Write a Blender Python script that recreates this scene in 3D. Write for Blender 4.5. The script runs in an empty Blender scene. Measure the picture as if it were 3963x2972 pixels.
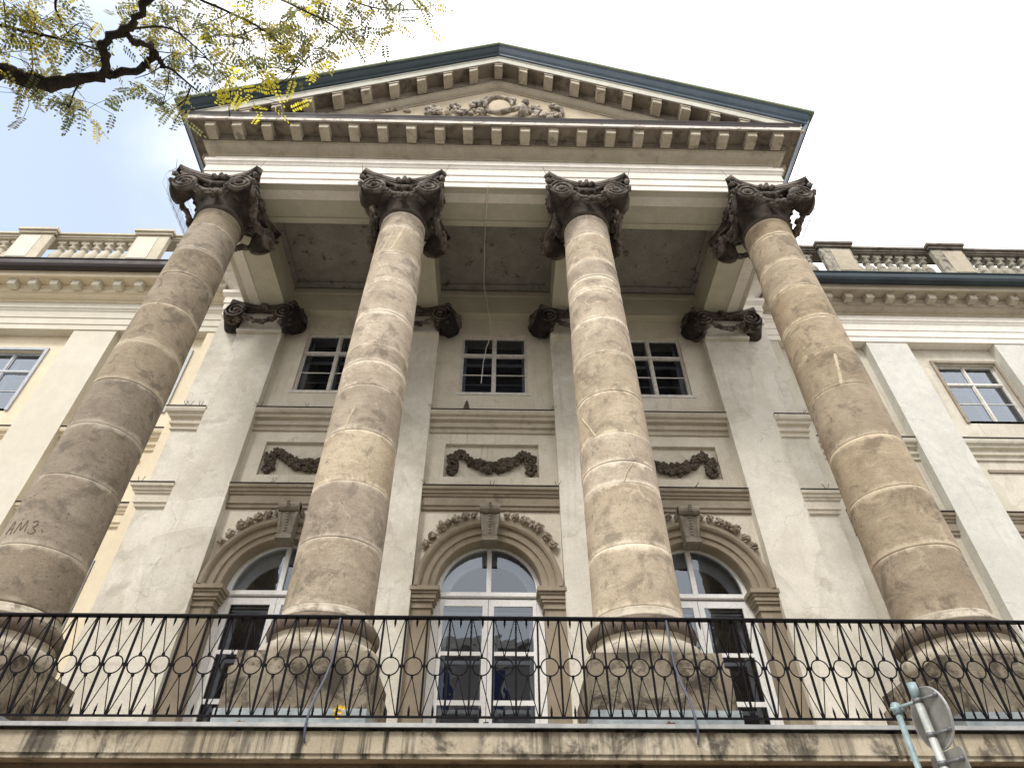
import bpy, math, random
from mathutils import Vector, Matrix, noise
random.seed(7)
PI = math.pi
S = bpy.context.scene
COL = S.collection
# ------------------------------------------------------------------ camera
cam = bpy.data.cameras.new('camera'); co = bpy.data.objects.new('camera', cam); COL.objects.link(co)
cam.sensor_fit = 'HORIZONTAL'; cam.sensor_width = 36.0; cam.lens = 2531.3 / 3963 * 36.0
cam.clip_start = 0.05; cam.clip_end = 1500
rt = Vector((0.99975809, -0.0219501, -0.00139949)); up = Vector((-0.01385766, -0.67802871, 0.73490478)); fw = Vector((0.01708013, 0.73470761, 0.67816886))
co.matrix_world = Matrix(((rt.x, up.x, -fw.x, 0.1755), (rt.y, up.y, -fw.y, 0.0), (rt.z, up.z, -fw.z, 1.6), (0, 0, 0, 1)))
S.camera = co
# ------------------------------------------------------------------ world and sun
SUN_EL, SUN_AZ = math.radians(48), math.radians(205)      # azimuth clockwise from +Y
W = bpy.data.worlds.new('World'); S.world = W; W.use_nodes = True
nt = W.node_tree; nt.nodes.clear()
def N(t, **k):
    n = nt.nodes.new(t)
    for a, b in k.items(): setattr(n, a, b)
    return n
out = N('ShaderNodeOutputWorld'); bg = N('ShaderNodeBackground'); bg.inputs[1].default_value = 0.12
sky = N('ShaderNodeTexSky', sky_type='NISHITA', sun_disc=False, sun_elevation=SUN_EL, sun_rotation=SUN_AZ, air_density=1.0, dust_density=0.6, ozone_density=1.5)
tc = N('ShaderNodeTexCoord')
dot = N('ShaderNodeVectorMath', operation='DOT_PRODUCT'); dot.inputs[1].default_value = Vector((-0.60, 0.43, 0.67)).normalized()
nt.links.new(tc.outputs['Generated'], dot.inputs[0])
nz = N('ShaderNodeTexNoise'); nz.inputs['Scale'].default_value = 5.0; nz.inputs['Detail'].default_value = 5; nz.inputs['Roughness'].default_value = 0.5
nt.links.new(tc.outputs['Generated'], nz.inputs[0])
ma = N('ShaderNodeMath', operation='MULTIPLY_ADD'); ma.inputs[1].default_value = 0.055; nt.links.new(nz.outputs[0], ma.inputs[0]); nt.links.new(dot.outputs['Value'], ma.inputs[2])
mr = N('ShaderNodeMapRange', interpolation_type='SMOOTHSTEP'); mr.inputs[1].default_value = 0.945; mr.inputs[2].default_value = 1.020; mr.inputs[3].default_value = 1.0; mr.inputs[4].default_value = 0.27
nt.links.new(ma.outputs[0], mr.inputs[0])
hs = N('ShaderNodeMixRGB', blend_type='MULTIPLY'); hs.inputs[0].default_value = 1; hs.inputs[2].default_value = (0.86, 1.24, 1.36, 1); nt.links.new(sky.outputs[0], hs.inputs[1])
mx = N('ShaderNodeMixRGB'); mx.inputs[2].default_value = (11.6, 11.45, 11.5, 1)
nt.links.new(mr.outputs[0], mx.inputs[0]); nt.links.new(hs.outputs[0], mx.inputs[1]); nt.links.new(mx.outputs[0], bg.inputs[0]); nt.links.new(bg.outputs[0], out.inputs[0])
sl = bpy.data.lights.new('sun', 'SUN'); sl.energy = 1.7; sl.angle = math.radians(14); sl.color = (1.0, 0.96, 0.90)
so = bpy.data.objects.new('sun', sl); COL.objects.link(so)
sd = Vector((math.sin(SUN_AZ) * math.cos(SUN_EL), math.cos(SUN_AZ) * math.cos(SUN_EL), math.sin(SUN_EL)))
so.rotation_euler = sd.to_track_quat('Z', 'Y').to_euler(); so.location = (-6, -20, 30)
S.view_settings.view_transform = 'Standard'; S.view_settings.look = 'None'; S.view_settings.exposure = 0.60; S.view_settings.gamma = 1.0; S.view_settings.use_curve_mapping = False
# ------------------------------------------------------------------ materials
def newmat(name):
    m = bpy.data.materials.new(name); m.use_nodes = True; t = m.node_tree; t.nodes.clear()
    o = t.nodes.new('ShaderNodeOutputMaterial'); return m, t, o
def rgb(c): return (c[0], c[1], c[2], 1)
class NT:
    def __init__(s, t): s.t = t
    def n(s, typ, ins=None, **k):
        n = s.t.nodes.new(typ)
        for a, b in k.items(): setattr(n, a, b)
        for a, b in (ins or {}).items():
            if hasattr(b, 'is_linked') or isinstance(b, bpy.types.NodeSocket): s.t.links.new(b, n.inputs[a])
            else: n.inputs[a].default_value = b
        return n
    def noise(s, vec, sc, det=6, ro=.6, dist=0.0):
        return s.n('ShaderNodeTexNoise', {'Vector': vec, 'Scale': sc, 'Detail': det, 'Roughness': ro, 'Distortion': dist}).outputs[0]
    def mapr(s, v, a, b, c=0.0, d=1.0, smooth=True):
        return s.n('ShaderNodeMapRange', {0: v, 1: a, 2: b, 3: c, 4: d}, interpolation_type='SMOOTHSTEP' if smooth else 'LINEAR').outputs[0]
    def mix(s, f, a, b, blend='MIX'):
        return s.n('ShaderNodeMixRGB', {0: f, 1: a, 2: b}, blend_type=blend).outputs[0]
    def math(s, op, a, b=0.0):
        return s.n('ShaderNodeMath', {0: a, 1: b}, operation=op).outputs[0]
    def scaled(s, vec, x, y, z):
        return s.n('ShaderNodeMapping', {'Vector': vec, 'Scale': (x, y, z)}).outputs[0]
def stone(name, a, b, dark=(.1, .085, .06), patch=0.7, stain=(.60, .74), stamt=.6, streak=0.0, streakcol=(.09, .08, .06), streakr=(.55, .75), bump=.25, rough=.9, grain=.12, light=None, joint=None, veins=0.0, edges=None, repair=0.0):
    m, t, o = newmat(name); g = NT(t)
    pos = g.n('ShaderNodeNewGeometry').outputs['Position']
    oi = g.n('ShaderNodeObjectInfo').outputs['Random']
    off = g.n('ShaderNodeCombineXYZ', {0: g.math('MULTIPLY', oi, 37.0), 1: g.math('MULTIPLY', oi, 11.0), 2: 0.0}).outputs[0] if joint else None
    p = g.n('ShaderNodeVectorMath', {0: pos, 1: off}, operation='ADD').outputs[0] if joint else pos
    if joint: p = g.n('ShaderNodeVectorMath', {0: p, 'Scale': g.mapr(oi, 0, 1, .6, 1.5, False)}, operation='SCALE').outputs[0]
    n1 = g.mapr(g.noise(p, patch, 8, .62, .4), .36, .64)
    c = g.mix(n1, rgb(a), rgb(b))
    n2 = g.noise(p, patch * 5.3, 6, .7)
    c = g.mix(g.mapr(n2, .35, .7, 0, .35), c, rgb([x * .78 for x in a]))
    n3 = g.mapr(g.noise(p, patch * 1.7 + .3, 9, .7, .6), stain[0], stain[1], 0, stamt)
    c = g.mix(n3, c, rgb(dark))
    if joint:      # bedding grain and dark pits of the sandstone
        hz = g.noise(g.scaled(p, 2.2, 2.2, 9.0), 2.2, 7, .7, .8)
        c = g.mix(g.mapr(hz, .44, .68, 0, .38), c, rgb([x * .6 for x in a]))
        pit = g.math('MULTIPLY', g.mapr(g.noise(p, 26, 3, .6), .62, .70, 0, .75), g.mapr(g.noise(p, 1.1, 3), .48, .62))
        c = g.mix(pit, c, rgb([x * .5 for x in dark]))
    if light is not None:
        n5 = g.mapr(g.noise(g.scaled(p, 1, 1, 1.8), patch * 3.1, 7, .7, 1.0), .56, .72, 0, .55)
        c = g.mix(n5, c, rgb(light))
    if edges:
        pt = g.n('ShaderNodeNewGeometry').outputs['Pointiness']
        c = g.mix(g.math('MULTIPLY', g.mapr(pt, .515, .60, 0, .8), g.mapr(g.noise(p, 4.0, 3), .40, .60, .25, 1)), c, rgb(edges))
    if repair:
        vo = g.n('ShaderNodeTexNoise', {'Vector': g.scaled(p, 1, 1, .55), 'Scale': .55, 'Detail': 2, 'Distortion': .6}).outputs[0]
        c = g.mix(g.mapr(vo, .545, .56, 0, repair), c, rgb([x * 1.08 + .03 for x in b]))
        c = g.mix(g.mapr(g.math('ABSOLUTE', g.math('SUBTRACT', vo, .552)), .0, .006, repair * .5, 0), c, rgb([x * .6 for x in a]))
        cr = g.n('ShaderNodeTexVoronoi', {'Vector': g.n('ShaderNodeVectorMath', {0: p, 1: g.n('ShaderNodeTexNoise', {'Vector': p, 'Scale': 1.5, 'Detail': 6}).outputs[1]}, operation='ADD').outputs[0], 'Scale': .5}, feature='DISTANCE_TO_EDGE').outputs[0]
        c = g.mix(g.math('MULTIPLY', g.mapr(cr, .0, .006, 1, 0), g.mapr(g.noise(p, .7, 2), .5, .58, 0, .45)), c, rgb([x * .5 for x in a]))
    if veins:
        vo = g.n('ShaderNodeTexVoronoi', {'Vector': g.n('ShaderNodeVectorMath', {0: p, 1: g.n('ShaderNodeTexNoise', {'Vector': p, 'Scale': 2.0, 'Detail': 4}).outputs[1]}, operation='ADD').outputs[0], 'Scale': 1.1}, feature='DISTANCE_TO_EDGE').outputs[0]
        vm = g.math('MULTIPLY', g.mapr(vo, .0, .022, 1, 0), g.mapr(g.noise(p, 1.3, 3), .50, .60, 0, veins))
        c = g.mix(vm, c, rgb([min(.75, x * 1.35) for x in (light or b)]))
    if streak:
        sv = g.scaled(pos, 5.0, 5.0, .28)
        n4 = g.math('MULTIPLY', g.mapr(g.noise(sv, 1.6, 7, .65), streakr[0], streakr[1], 0, streak), g.mapr(g.noise(pos, .8, 4), .35, .6, .25, 1))
        c = g.mix(n4, c, rgb(streakcol))
    if joint:
        at = g.n('ShaderNodeAttribute', attribute_name='edge').outputs['Fac']
        nn = g.noise(pos, 5.5, 7, .65, .5)
        jf = g.mapr(g.math('ADD', at, g.math('MULTIPLY', g.math('SUBTRACT', nn, .5), 1.5)), .42, .95, 0, .80)
        c = g.mix(jf, c, rgb(joint))
        oc = g.n('ShaderNodeObjectInfo').outputs['Color']
        c = g.mix(1.0, c, oc, 'MULTIPLY')
    fine = g.noise(pos, 45, 4, .7)
    gr = g.mapr(fine, .3, .7, 1 - grain, 1 + grain, False)
    c = g.mix(1.0, c, g.n('ShaderNodeCombineXYZ', {0: gr, 1: gr, 2: gr}).outputs[0], 'MULTIPLY')
    h = g.math('ADD', g.math('MULTIPLY', n2, .5), g.math('MULTIPLY', fine, .35))
    h = g.math('ADD', h, g.math('MULTIPLY', g.noise(pos, 14, 5, .65), .5))
    bp = g.n('ShaderNodeBump', {'Height': h, 'Strength': bump, 'Distance': .02})
    bs = g.n('ShaderNodeBsdfPrincipled', {'Base Color': c, 'Roughness': rough, 'Normal': bp.outputs[0]})
    bs.inputs['Specular IOR Level'].default_value = .25
    t.links.new(bs.outputs[0], o.inputs[0]); return m
def metal(name, a, b, rough=.5, met=0.0, patch=2.0, bump=.1, spec=.5, grain=True):
    m, t, o = newmat(name); g = NT(t)
    pos = g.n('ShaderNodeNewGeometry').outputs['Position']
    n1 = g.noise(pos, patch, 7, .65, .3)
    c = g.mix(g.mapr(n1, .35, .65), rgb(a), rgb(b))
    st = g.mapr(g.noise(g.scaled(pos, 3, 3, 3), 6, 6, .7), .45, .7, 0, .35)
    c = g.mix(st, c, rgb([x * .6 for x in a]))
    bp = g.n('ShaderNodeBump', {'Height': g.noise(pos, 9, 5), 'Strength': bump, 'Distance': .01})
    r = g.mapr(n1, .3, .7, rough - .08, rough + .12)
    bs = g.n('ShaderNodeBsdfPrincipled', {'Base Color': c, 'Roughness': r, 'Metallic': met, 'Normal': bp.outputs[0]})
    bs.inputs['Specular IOR Level'].default_value = spec
    t.links.new(bs.outputs[0], o.inputs[0]); return m
M = {}
M['wall'] = stone('weathered_plaster', (.58, .53, .43), (.67, .62, .525), (.34, .295, .23), .7, (.56, .70), .5, .45, (.27, .23, .17), bump=.2, repair=.2)
M['pilaster'] = stone('patched_grey_plaster', (.54, .505, .425), (.68, .645, .565), (.38, .345, .28), .8, (.54, .66), .55, .35, (.30, .265, .2), bump=.2, repair=.35)
M['whitewall'] = stone('pale_grey_plaster', (.56, .55, .50), (.64, .63, .58), (.42, .40, .35), .8, (.56, .70), .4, .35, (.35, .32, .26), bump=.25, repair=.3)
M['wingwall'] = stone('greyish_cream_plaster', (.53, .49, .40), (.62, .585, .50), (.36, .32, .25), .6, (.56, .70), .5, .45, (.28, .24, .18), bump=.25, repair=.3)
M['cream'] = stone('fresh_cream_plaster', (.70, .61, .45), (.735, .655, .50), (.58, .49, .34), .5, (.60, .8), .3, .15, (.48, .4, .28), bump=.1, grain=.05)
M['creamgrey'] = stone('pale_cream_plaster', (.63, .59, .49), (.67, .635, .54), (.55, .5, .4), .5, (.60, .8), .3, .1, (.5, .45, .36), bump=.1, grain=.05)
M['entab'] = stone('pale_painted_entablature', (.76, .71, .63), (.82, .78, .71), (.56, .50, .42), 1.1, (.60, .75), .35, .25, (.48, .41, .33), bump=.12)
M['cornice'] = stone('soiled_cornice_stone', (.175, .143, .11), (.255, .215, .17), (.07, .055, .043), 1.2, (.49, .64), .75, .3, (.09, .07, .055), bump=.35)
M['bed'] = stone('ochre_grey_moulding', (.39, .34, .26), (.46, .41, .32), (.22, .18, .13), .9, (.53, .70), .55, .35, (.2, .16, .12), bump=.2)
M['white_edge'] = stone('flaking_white_edge', (.62, .56, .48), (.75, .71, .65), (.20, .15, .11), 2.6, (.50, .62), .75, bump=.5)
M['lightband'] = stone('pale_grey_green_fascia', (.52, .51, .44), (.60, .59, .52), (.3, .27, .2), 1.8, (.56, .7), .5, bump=.2)
M['modillion'] = stone('modillion_stone', (.40, .35, .27), (.52, .47, .385), (.16, .128, .095), 1.6, (.53, .66), .7, bump=.4)
M['tymp'] = stone('tympanum_plaster', (.47, .40, .29), (.53, .46, .34), (.30, .25, .17), .9, (.58, .72), .5, .3, (.28, .22, .15), bump=.25)
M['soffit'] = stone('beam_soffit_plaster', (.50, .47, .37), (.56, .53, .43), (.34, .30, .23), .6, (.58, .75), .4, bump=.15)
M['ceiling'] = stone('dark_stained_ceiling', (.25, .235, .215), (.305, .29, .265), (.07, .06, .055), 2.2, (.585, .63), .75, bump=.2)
M['arch'] = stone('brown_grey_render', (.265, .22, .16), (.33, .28, .21), (.15, .118, .08), .9, (.53, .70), .6, .5, (.14, .11, .075), bump=.25)
M['stringshade'] = stone('shade_toned_string_course', (.45, .40, .315), (.53, .48, .39), (.22, .18, .13), 1.2, (.56, .70), .5, .35, (.2, .165, .12), bump=.2)  # base colour darkened to stand in for the shadow bands between mouldings
M['string'] = stone('taupe_string_course', (.27, .228, .172), (.34, .292, .228), (.11, .082, .06), 1.0, (.55, .69), .6, .4, (.13, .10, .07), bump=.2)
M['drum'] = stone('sandstone_drum', (.295, .245, .185), (.395, .338, .262), (.135, .115, .09), 1.2, (.50, .63), .68, bump=.4, grain=.17, light=(.46, .40, .315), joint=(.56, .495, .40), veins=.25)
M['mortar'] = stone('pale_repair_mortar', (.50, .42, .29), (.62, .54, .40), (.36, .29, .2), 4, (.55, .7), .5, bump=.5)
M['faintpaint'] = metal('faint_brown_paint', (.20, .145, .11), (.25, .19, .145), .8)
M['base'] = stone('column_base_stone', (.40, .35, .27), (.54, .49, .40), (.13, .105, .08), 1.6, (.50, .64), .75, .5, (.12, .1, .08), bump=.4, light=(.64, .60, .50))
M['torus'] = stone('brown_torus_stone', (.115, .088, .067), (.20, .158, .12), (.05, .04, .032), 1.4, (.49, .64), .7, bump=.45)
M['plinth'] = stone('sooty_plinth_stone', (.22, .182, .135), (.38, .33, .25), (.055, .044, .033), 1.5, (.46, .59), .85, .6, (.06, .048, .036), bump=.5, light=(.52, .46, .36))
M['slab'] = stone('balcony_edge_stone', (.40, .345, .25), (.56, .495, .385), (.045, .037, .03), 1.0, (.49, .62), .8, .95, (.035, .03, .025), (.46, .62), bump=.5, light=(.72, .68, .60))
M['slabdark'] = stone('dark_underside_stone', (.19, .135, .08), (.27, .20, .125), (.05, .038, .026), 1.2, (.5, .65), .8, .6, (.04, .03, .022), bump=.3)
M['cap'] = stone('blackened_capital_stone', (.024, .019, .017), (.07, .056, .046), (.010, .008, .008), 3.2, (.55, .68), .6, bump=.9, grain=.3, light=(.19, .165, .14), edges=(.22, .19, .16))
M['bell'] = stone('sooty_capital_neck', (.06, .048, .038), (.11, .092, .074), (.025, .02, .018), 2.0, (.52, .66), .7, bump=.4)
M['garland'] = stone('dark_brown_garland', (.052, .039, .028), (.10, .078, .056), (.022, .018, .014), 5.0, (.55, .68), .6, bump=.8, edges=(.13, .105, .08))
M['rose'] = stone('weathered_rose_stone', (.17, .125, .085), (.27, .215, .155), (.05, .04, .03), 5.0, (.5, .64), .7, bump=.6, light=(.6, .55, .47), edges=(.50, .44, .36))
M['keystone'] = stone('grey_brown_keystone', (.19, .165, .13), (.27, .24, .195), (.09, .075, .055), 3.0, (.55, .7), .6, bump=.5)
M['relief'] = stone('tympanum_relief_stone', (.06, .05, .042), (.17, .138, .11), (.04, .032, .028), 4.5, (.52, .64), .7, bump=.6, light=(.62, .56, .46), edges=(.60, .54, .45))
M['balus'] = stone('balustrade_stone', (.29, .265, .21), (.40, .37, .305), (.05, .042, .035), 1.6, (.48, .62), .8, bump=.4, light=(.55, .52, .45))
M['balusdark'] = stone('blackened_coping_stone', (.15, .13, .105), (.23, .205, .17), (.05, .04, .033), 1.6, (.5, .64), .7, bump=.4)
M['creambal'] = stone('cream_balustrade', (.50, .45, .35), (.58, .53, .42), (.40, .34, .25), 1.0, (.55, .7), .4, .2, (.35, .3, .22), bump=.15, grain=.05)
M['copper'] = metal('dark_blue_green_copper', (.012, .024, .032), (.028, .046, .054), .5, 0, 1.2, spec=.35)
M['copperlit'] = metal('lit_blue_grey_copper', (.055, .085, .12), (.085, .12, .155), .45, 0, 1.2)  # lit copy of the copper, brightness painted in for the right slope
M['copperedge'] = metal('green_copper_edge', (.15, .19, .12), (.21, .24, .16), .7, 0, 1.5)
M['brownflash'] = metal('rusty_brown_flashing', (.016, .010, .010), (.035, .022, .02), .6, 0, 2)
M['zinc'] = metal('zinc_sheet', (.32, .37, .39), (.48, .53, .54), .5, .35, 3.0)
M['zincw'] = metal('bright_zinc_edge', (.33, .34, .34), (.46, .46, .45), .5, .2, 3.0)
M['iron'] = metal('black_wrought_iron', (.0025, .002, .004), (.006, .005, .008), .6, 0, 6.0, spec=.15)
M['ironblue'] = metal('blue_grey_iron_stay', (.06, .07, .10), (.11, .125, .16), .5, 0, 6.0)
M['frame'] = metal('white_painted_wood', (.84, .84, .82), (.88, .88, .87), .45, 0, 5.0, spec=.4)
M['oldframe'] = metal('flaking_grey_white_paint', (.54, .52, .47), (.72, .70, .65), .6, 0, 9.0, bump=.3)
M['blueframe'] = metal('grey_blue_frame', (.36, .38, .42), (.46, .48, .51), .5, 0, 5.0)
M['dark'] = metal('dark_room_reflection_blue', (.02, .03, .10), (.035, .05, .14), .8, 0, 2.0)  # blue in the room colour stands in for the panes' bluish reflection
M['blind'] = metal('pale_blind', (.55, .55, .52), (.65, .65, .62), .7, 0, 2.0)
M['signback'] = metal('galvanised_sign_back', (.25, .25, .23), (.32, .315, .29), .45, .4, 5.0)
M['pole'] = metal('galvanised_pole', (.44, .47, .44), (.60, .62, .57), .45, .3, 8.0)
M['poleblue'] = metal('blue_green_pole', (.23, .32, .34), (.33, .42, .43), .5, .2, 8.0)
M['clamp'] = metal('grey_clamp', (.13, .13, .14), (.22, .22, .23), .5, .4, 8.0)
M['bark'] = stone('dark_bark', (.022, .017, .012), (.045, .034, .023), (.010, .008, .006), 8, (.5, .62), .6, bump=1.0, grain=.3)
M['wire'] = metal('pale_cable', (.66, .65, .60), (.72, .71, .66), .6)
M['asphalt'] = stone('asphalt', (.09, .09, .088), (.12, .118, .115), (.06, .06, .058), .5, bump=.3)
M['paving'] = stone('pavement', (.42, .40, .355), (.50, .48, .43), (.25, .23, .2), .8, bump=.3)
M['earth'] = stone('earth', (.10, .085, .06), (.14, .12, .09), bump=.3)
M['pink'] = stone('beige_house_plaster', (.36, .32, .27), (.42, .375, .32), bump=.2)
M['roofmetal'] = metal('roof_sheet', (.04, .055, .06), (.07, .085, .09), .5, 0, 2.0)
def glassmat(name, tint, fac):
    m, t, o = newmat(name); g = NT(t)
    pos = g.n('ShaderNodeNewGeometry').outputs['Position']
    bp = g.n('ShaderNodeBump', {'Height': g.noise(pos, 2.2, 2, .5), 'Strength': .05, 'Distance': .1})
    gl = g.n('ShaderNodeBsdfGlossy', {'Color': (.82, .90, 1, 1), 'Roughness': .015, 'Normal': bp.outputs[0]})
    tr = g.n('ShaderNodeBsdfTransparent', {'Color': rgb(tint)})
    fr = g.n('ShaderNodeFresnel', {'IOR': 1.5, 'Normal': bp.outputs[0]})
    f = g.math('MINIMUM', g.math('ADD', g.math('MULTIPLY', fr.outputs[0], 1.3), fac), 1.0)
    ms = g.n('ShaderNodeMixShader', {0: f, 1: tr.outputs[0], 2: gl.outputs[0]})
    t.links.new(ms.outputs[0], o.inputs[0]); return m
M['glass'] = glassmat('window_glass', (.74, .80, .90), .07)
M['glassref'] = glassmat('reflecting_window_glass', (.55, .66, .85), .16)
def leafmat():
    m, t, o = newmat('locust_leaf'); g = NT(t)
    at = g.n('ShaderNodeAttribute', attribute_name='tone').outputs['Fac']
    rp = g.n('ShaderNodeValToRGB', {0: at}); e = rp.color_ramp
    e.elements[0].position = 0; e.elements[0].color = (.10, .125, .07, 1); e.elements[1].position = 1; e.elements[1].color = (.74, .68, .06, 1)
    for p, c in ((.3, (.17, .185, .08, 1)), (.5, (.32, .28, .09, 1)), (.8, (.44, .36, .05, 1))):
        x = e.elements.new(p); x.color = c
    d = g.n('ShaderNodeBsdfDiffuse', {0: rp.outputs[0]}); tl = g.n('ShaderNodeBsdfTranslucent', {0: rp.outputs[0]})
    ms = g.n('ShaderNodeMixShader', {0: .72, 1: d.outputs[0], 2: tl.outputs[0]})
    t.links.new(ms.outputs[0], o.inputs[0]); return m
M['leaf'] = leafmat()
# ------------------------------------------------------------------ mesh helpers
class MB:
    def __init__(s): s.v = []; s.f = []; s.sm = []; s.at = []
    def add(s, vs, fs, smooth=False):
        b = len(s.v); s.v += [tuple(p) for p in vs]; s.f += [tuple(i + b for i in f) for f in fs]; s.sm += [smooth] * len(fs)
    def box(s, x0, x1, y0, y1, z0, z1):
        s.add([(x0, y0, z0), (x1, y0, z0), (x1, y1, z0), (x0, y1, z0), (x0, y0, z1), (x1, y0, z1), (x1, y1, z1), (x0, y1, z1)],
              [(0, 3, 2, 1), (4, 5, 6, 7), (0, 1, 5, 4), (1, 2, 6, 5), (2, 3, 7, 6), (3, 0, 4, 7)]); return s
    def path(s, prof, pts, closed_prof=True, caps=True, smooth=False):
        """sweep profile (offset outward, z) along plan polyline pts with mitres; outward = right-hand side of travel"""
        n = len(pts); P = [Vector(p) for p in pts]; rings = []
        for i in range(n):
            d0 = (P[i] - P[i - 1]).normalized() if i > 0 else None; d1 = (P[i + 1] - P[i]).normalized() if i < n - 1 else None
            if d0 is None: d0 = d1
            if d1 is None: d1 = d0
            n0 = Vector((d0.y, -d0.x)); n1 = Vector((d1.y, -d1.x)); b = (n0 + n1); b = b / (1 + n0.dot(n1)) if (1 + n0.dot(n1)) > 1e-6 else n0
            rings.append([(P[i].x + b.x * o, P[i].y + b.y * o, z) for o, z in prof])
        k = len(prof); vs = [p for r in rings for p in r]; fs = []
        for i in range(n - 1):
            for j in range(k if closed_prof else k - 1):
                a = i * k + j; c = i * k + (j + 1) % k; fs.append((a, c, c + k, a + k))
        if caps and closed_prof: fs.append(tuple(range(k))[::-1]); fs.append(tuple(range((n - 1) * k, n * k)))
        s.add(vs, fs, smooth); return s
    def rake(s, prof, x0, x1, slope, ysg=1, smooth=False):
        """profile (y, z-at-apex) swept from x0 to x1 along z = -slope*|x|"""
        k = len(prof); vs = [(x, y, z - slope * abs(x)) for x in (x0, x1) for y, z in prof]
        fs = [(j, (j + 1) % k, (j + 1) % k + k, j + k) for j in range(k)] + [tuple(range(k))[::-1], tuple(range(k, 2 * k))]
        s.add(vs, fs, smooth); return s
    def lathe(s, prof, cx=0, cy=0, seg=48, smooth=True, cap=True):
        k = len(prof); vs = []
        for r, z in prof:
            for i in range(seg):
                a = 2 * PI * i / seg; vs.append((cx + r * math.cos(a), cy + r * math.sin(a), z))
        fs = [(j * seg + i, j * seg + (i + 1) % seg, (j + 1) * seg + (i + 1) % seg, (j + 1) * seg + i) for j in range(k - 1) for i in range(seg)]
        if cap: fs += [tuple(range(seg))[::-1], tuple(range((k - 1) * seg, k * seg))]
        s.add(vs, fs, smooth); return s
    def tube(s, pts, r, seg=6, smooth=True):
        P = [Vector(p) for p in pts]; n = len(P); R = r if isinstance(r, (list, tuple)) else [r] * n; vs = []; ref = None
        for i in range(n):
            d = (P[min(i + 1, n - 1)] - P[max(i - 1, 0)]).normalized()
            if ref is None: ref = Vector((0, 0, 1)) if abs(d.z) < .9 else Vector((1, 0, 0))
            u = d.cross(ref).normalized(); w = d.cross(u).normalized(); ref = -w if False else ref
            for j in range(seg):
                a = 2 * PI * j / seg; vs.append(P[i] + (u * math.cos(a) + w * math.sin(a)) * R[i])
        fs = [(i * seg + j, i * seg + (j + 1) % seg, (i + 1) * seg + (j + 1) % seg, (i + 1) * seg + j) for i in range(n - 1) for j in range(seg)]
        fs += [tuple(range(seg))[::-1], tuple(range((n - 1) * seg, n * seg))]
        s.add(vs, fs, smooth); return s
    def blob(s, c, r, jit=.18, rot=None, sub=1, smooth=True):
        V, F = ICO[sub]; rx, ry, rz = r if isinstance(r, (list, tuple)) else (r, r, r)
        m = rot or Matrix.Rotation(random.uniform(0, 6), 3, Vector((random.uniform(-1, 1), random.uniform(-1, 1), random.uniform(-1, 1))).normalized())
        s.add([Vector(c) + m @ Vector((p[0] * rx, p[1] * ry, p[2] * rz)) * (1 + random.uniform(-jit, jit)) for p in V], F, smooth); return s
    def parts(s):
        """split into clusters of touching pieces"""
        n = len(s.v); p = list(range(n))
        def f(a):
            while p[a] != a: p[a] = p[p[a]]; a = p[a]
            return a
        for fc in s.f:
            for i in fc[1:]: p[f(i)] = f(fc[0])
        bb = {}
        for i, v in enumerate(s.v):
            c = bb.setdefault(f(i), [list(v), list(v)])
            for k in range(3): c[0][k] = min(c[0][k], v[k]); c[1][k] = max(c[1][k], v[k])
        ks = list(bb)
        for i, a in enumerate(ks):
            for b in ks[:i]:
                if all(bb[a][0][k] <= bb[b][1][k] + .004 and bb[b][0][k] <= bb[a][1][k] + .004 for k in range(3)): p[f(a)] = f(b)
        res = {}
        for fc, sm in zip(s.f, s.sm): res.setdefault(f(fc[0]), []).append((fc, sm))
        outm = []
        for fs in res.values():
            m = MB(); mp = {}
            for fc, sm in fs:
                for i in fc:
                    if i not in mp: mp[i] = len(m.v); m.v.append(s.v[i])
                m.f.append(tuple(mp[i] for i in fc)); m.sm.append(sm)
            outm.append(m)
        return outm
    def obj(s, name, mat, parent=None, label=None, kind=None, loc=None, split=True):
        if split and name in SPLIT:
            os_ = [m.obj(SPLIT[name], mat, parent, label, kind, loc, False) for m in s.parts()]; return os_[0]
        me = bpy.data.meshes.new(name); me.from_pydata(s.v, [], s.f); me.validate(); me.materials.append(M[mat] if isinstance(mat, str) else mat)
        if len(me.polygons) == len(s.sm): me.polygons.foreach_set('use_smooth', s.sm)
        return link(name, me, parent, label, kind, loc)
def link(name, me, parent=None, label=None, kind=None, loc=None):
    o = bpy.data.objects.new(name, me); COL.objects.link(o)
    if parent is not None: o.parent = parent
    if loc is not None: o.location = loc
    if label: o['label'] = label
    if kind: o['kind'] = kind
    return o
def empty(name, label, cat, loc=(0, 0, 0), group=None):
    o = bpy.data.objects.new(name, None); COL.objects.link(o); o.location = loc; o['label'] = label; o['category'] = cat
    if group: o['group'] = group
    return o
def _ico():
    t = (1 + 5 ** .5) / 2; V = [Vector(p).normalized() for p in [(-1, t, 0), (1, t, 0), (-1, -t, 0), (1, -t, 0), (0, -1, t), (0, 1, t), (0, -1, -t), (0, 1, -t), (t, 0, -1), (t, 0, 1), (-t, 0, -1), (-t, 0, 1)]]
    F = [(0, 11, 5), (0, 5, 1), (0, 1, 7), (0, 7, 10), (0, 10, 11), (1, 5, 9), (5, 11, 4), (11, 10, 2), (10, 7, 6), (7, 1, 8), (3, 9, 4), (3, 4, 2), (3, 2, 6), (3, 6, 8), (3, 8, 9), (4, 9, 5), (2, 4, 11), (6, 2, 10), (8, 6, 7), (9, 8, 1)]
    out = [(V, F)]
    for _ in range(2):
        V = list(V); c = {}; G = []
        def mid(a, b):
            k = (min(a, b), max(a, b))
            if k not in c: c[k] = len(V); V.append(((V[a] + V[b]) / 2).normalized())
            return c[k]
        for a, b, d in F: ab, bd, da = mid(a, b), mid(b, d), mid(d, a); G += [(a, ab, da), (b, bd, ab), (d, da, bd), (ab, bd, da)]
        F = G; out.append((V, F))
    return out
ICO = _ico()
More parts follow.
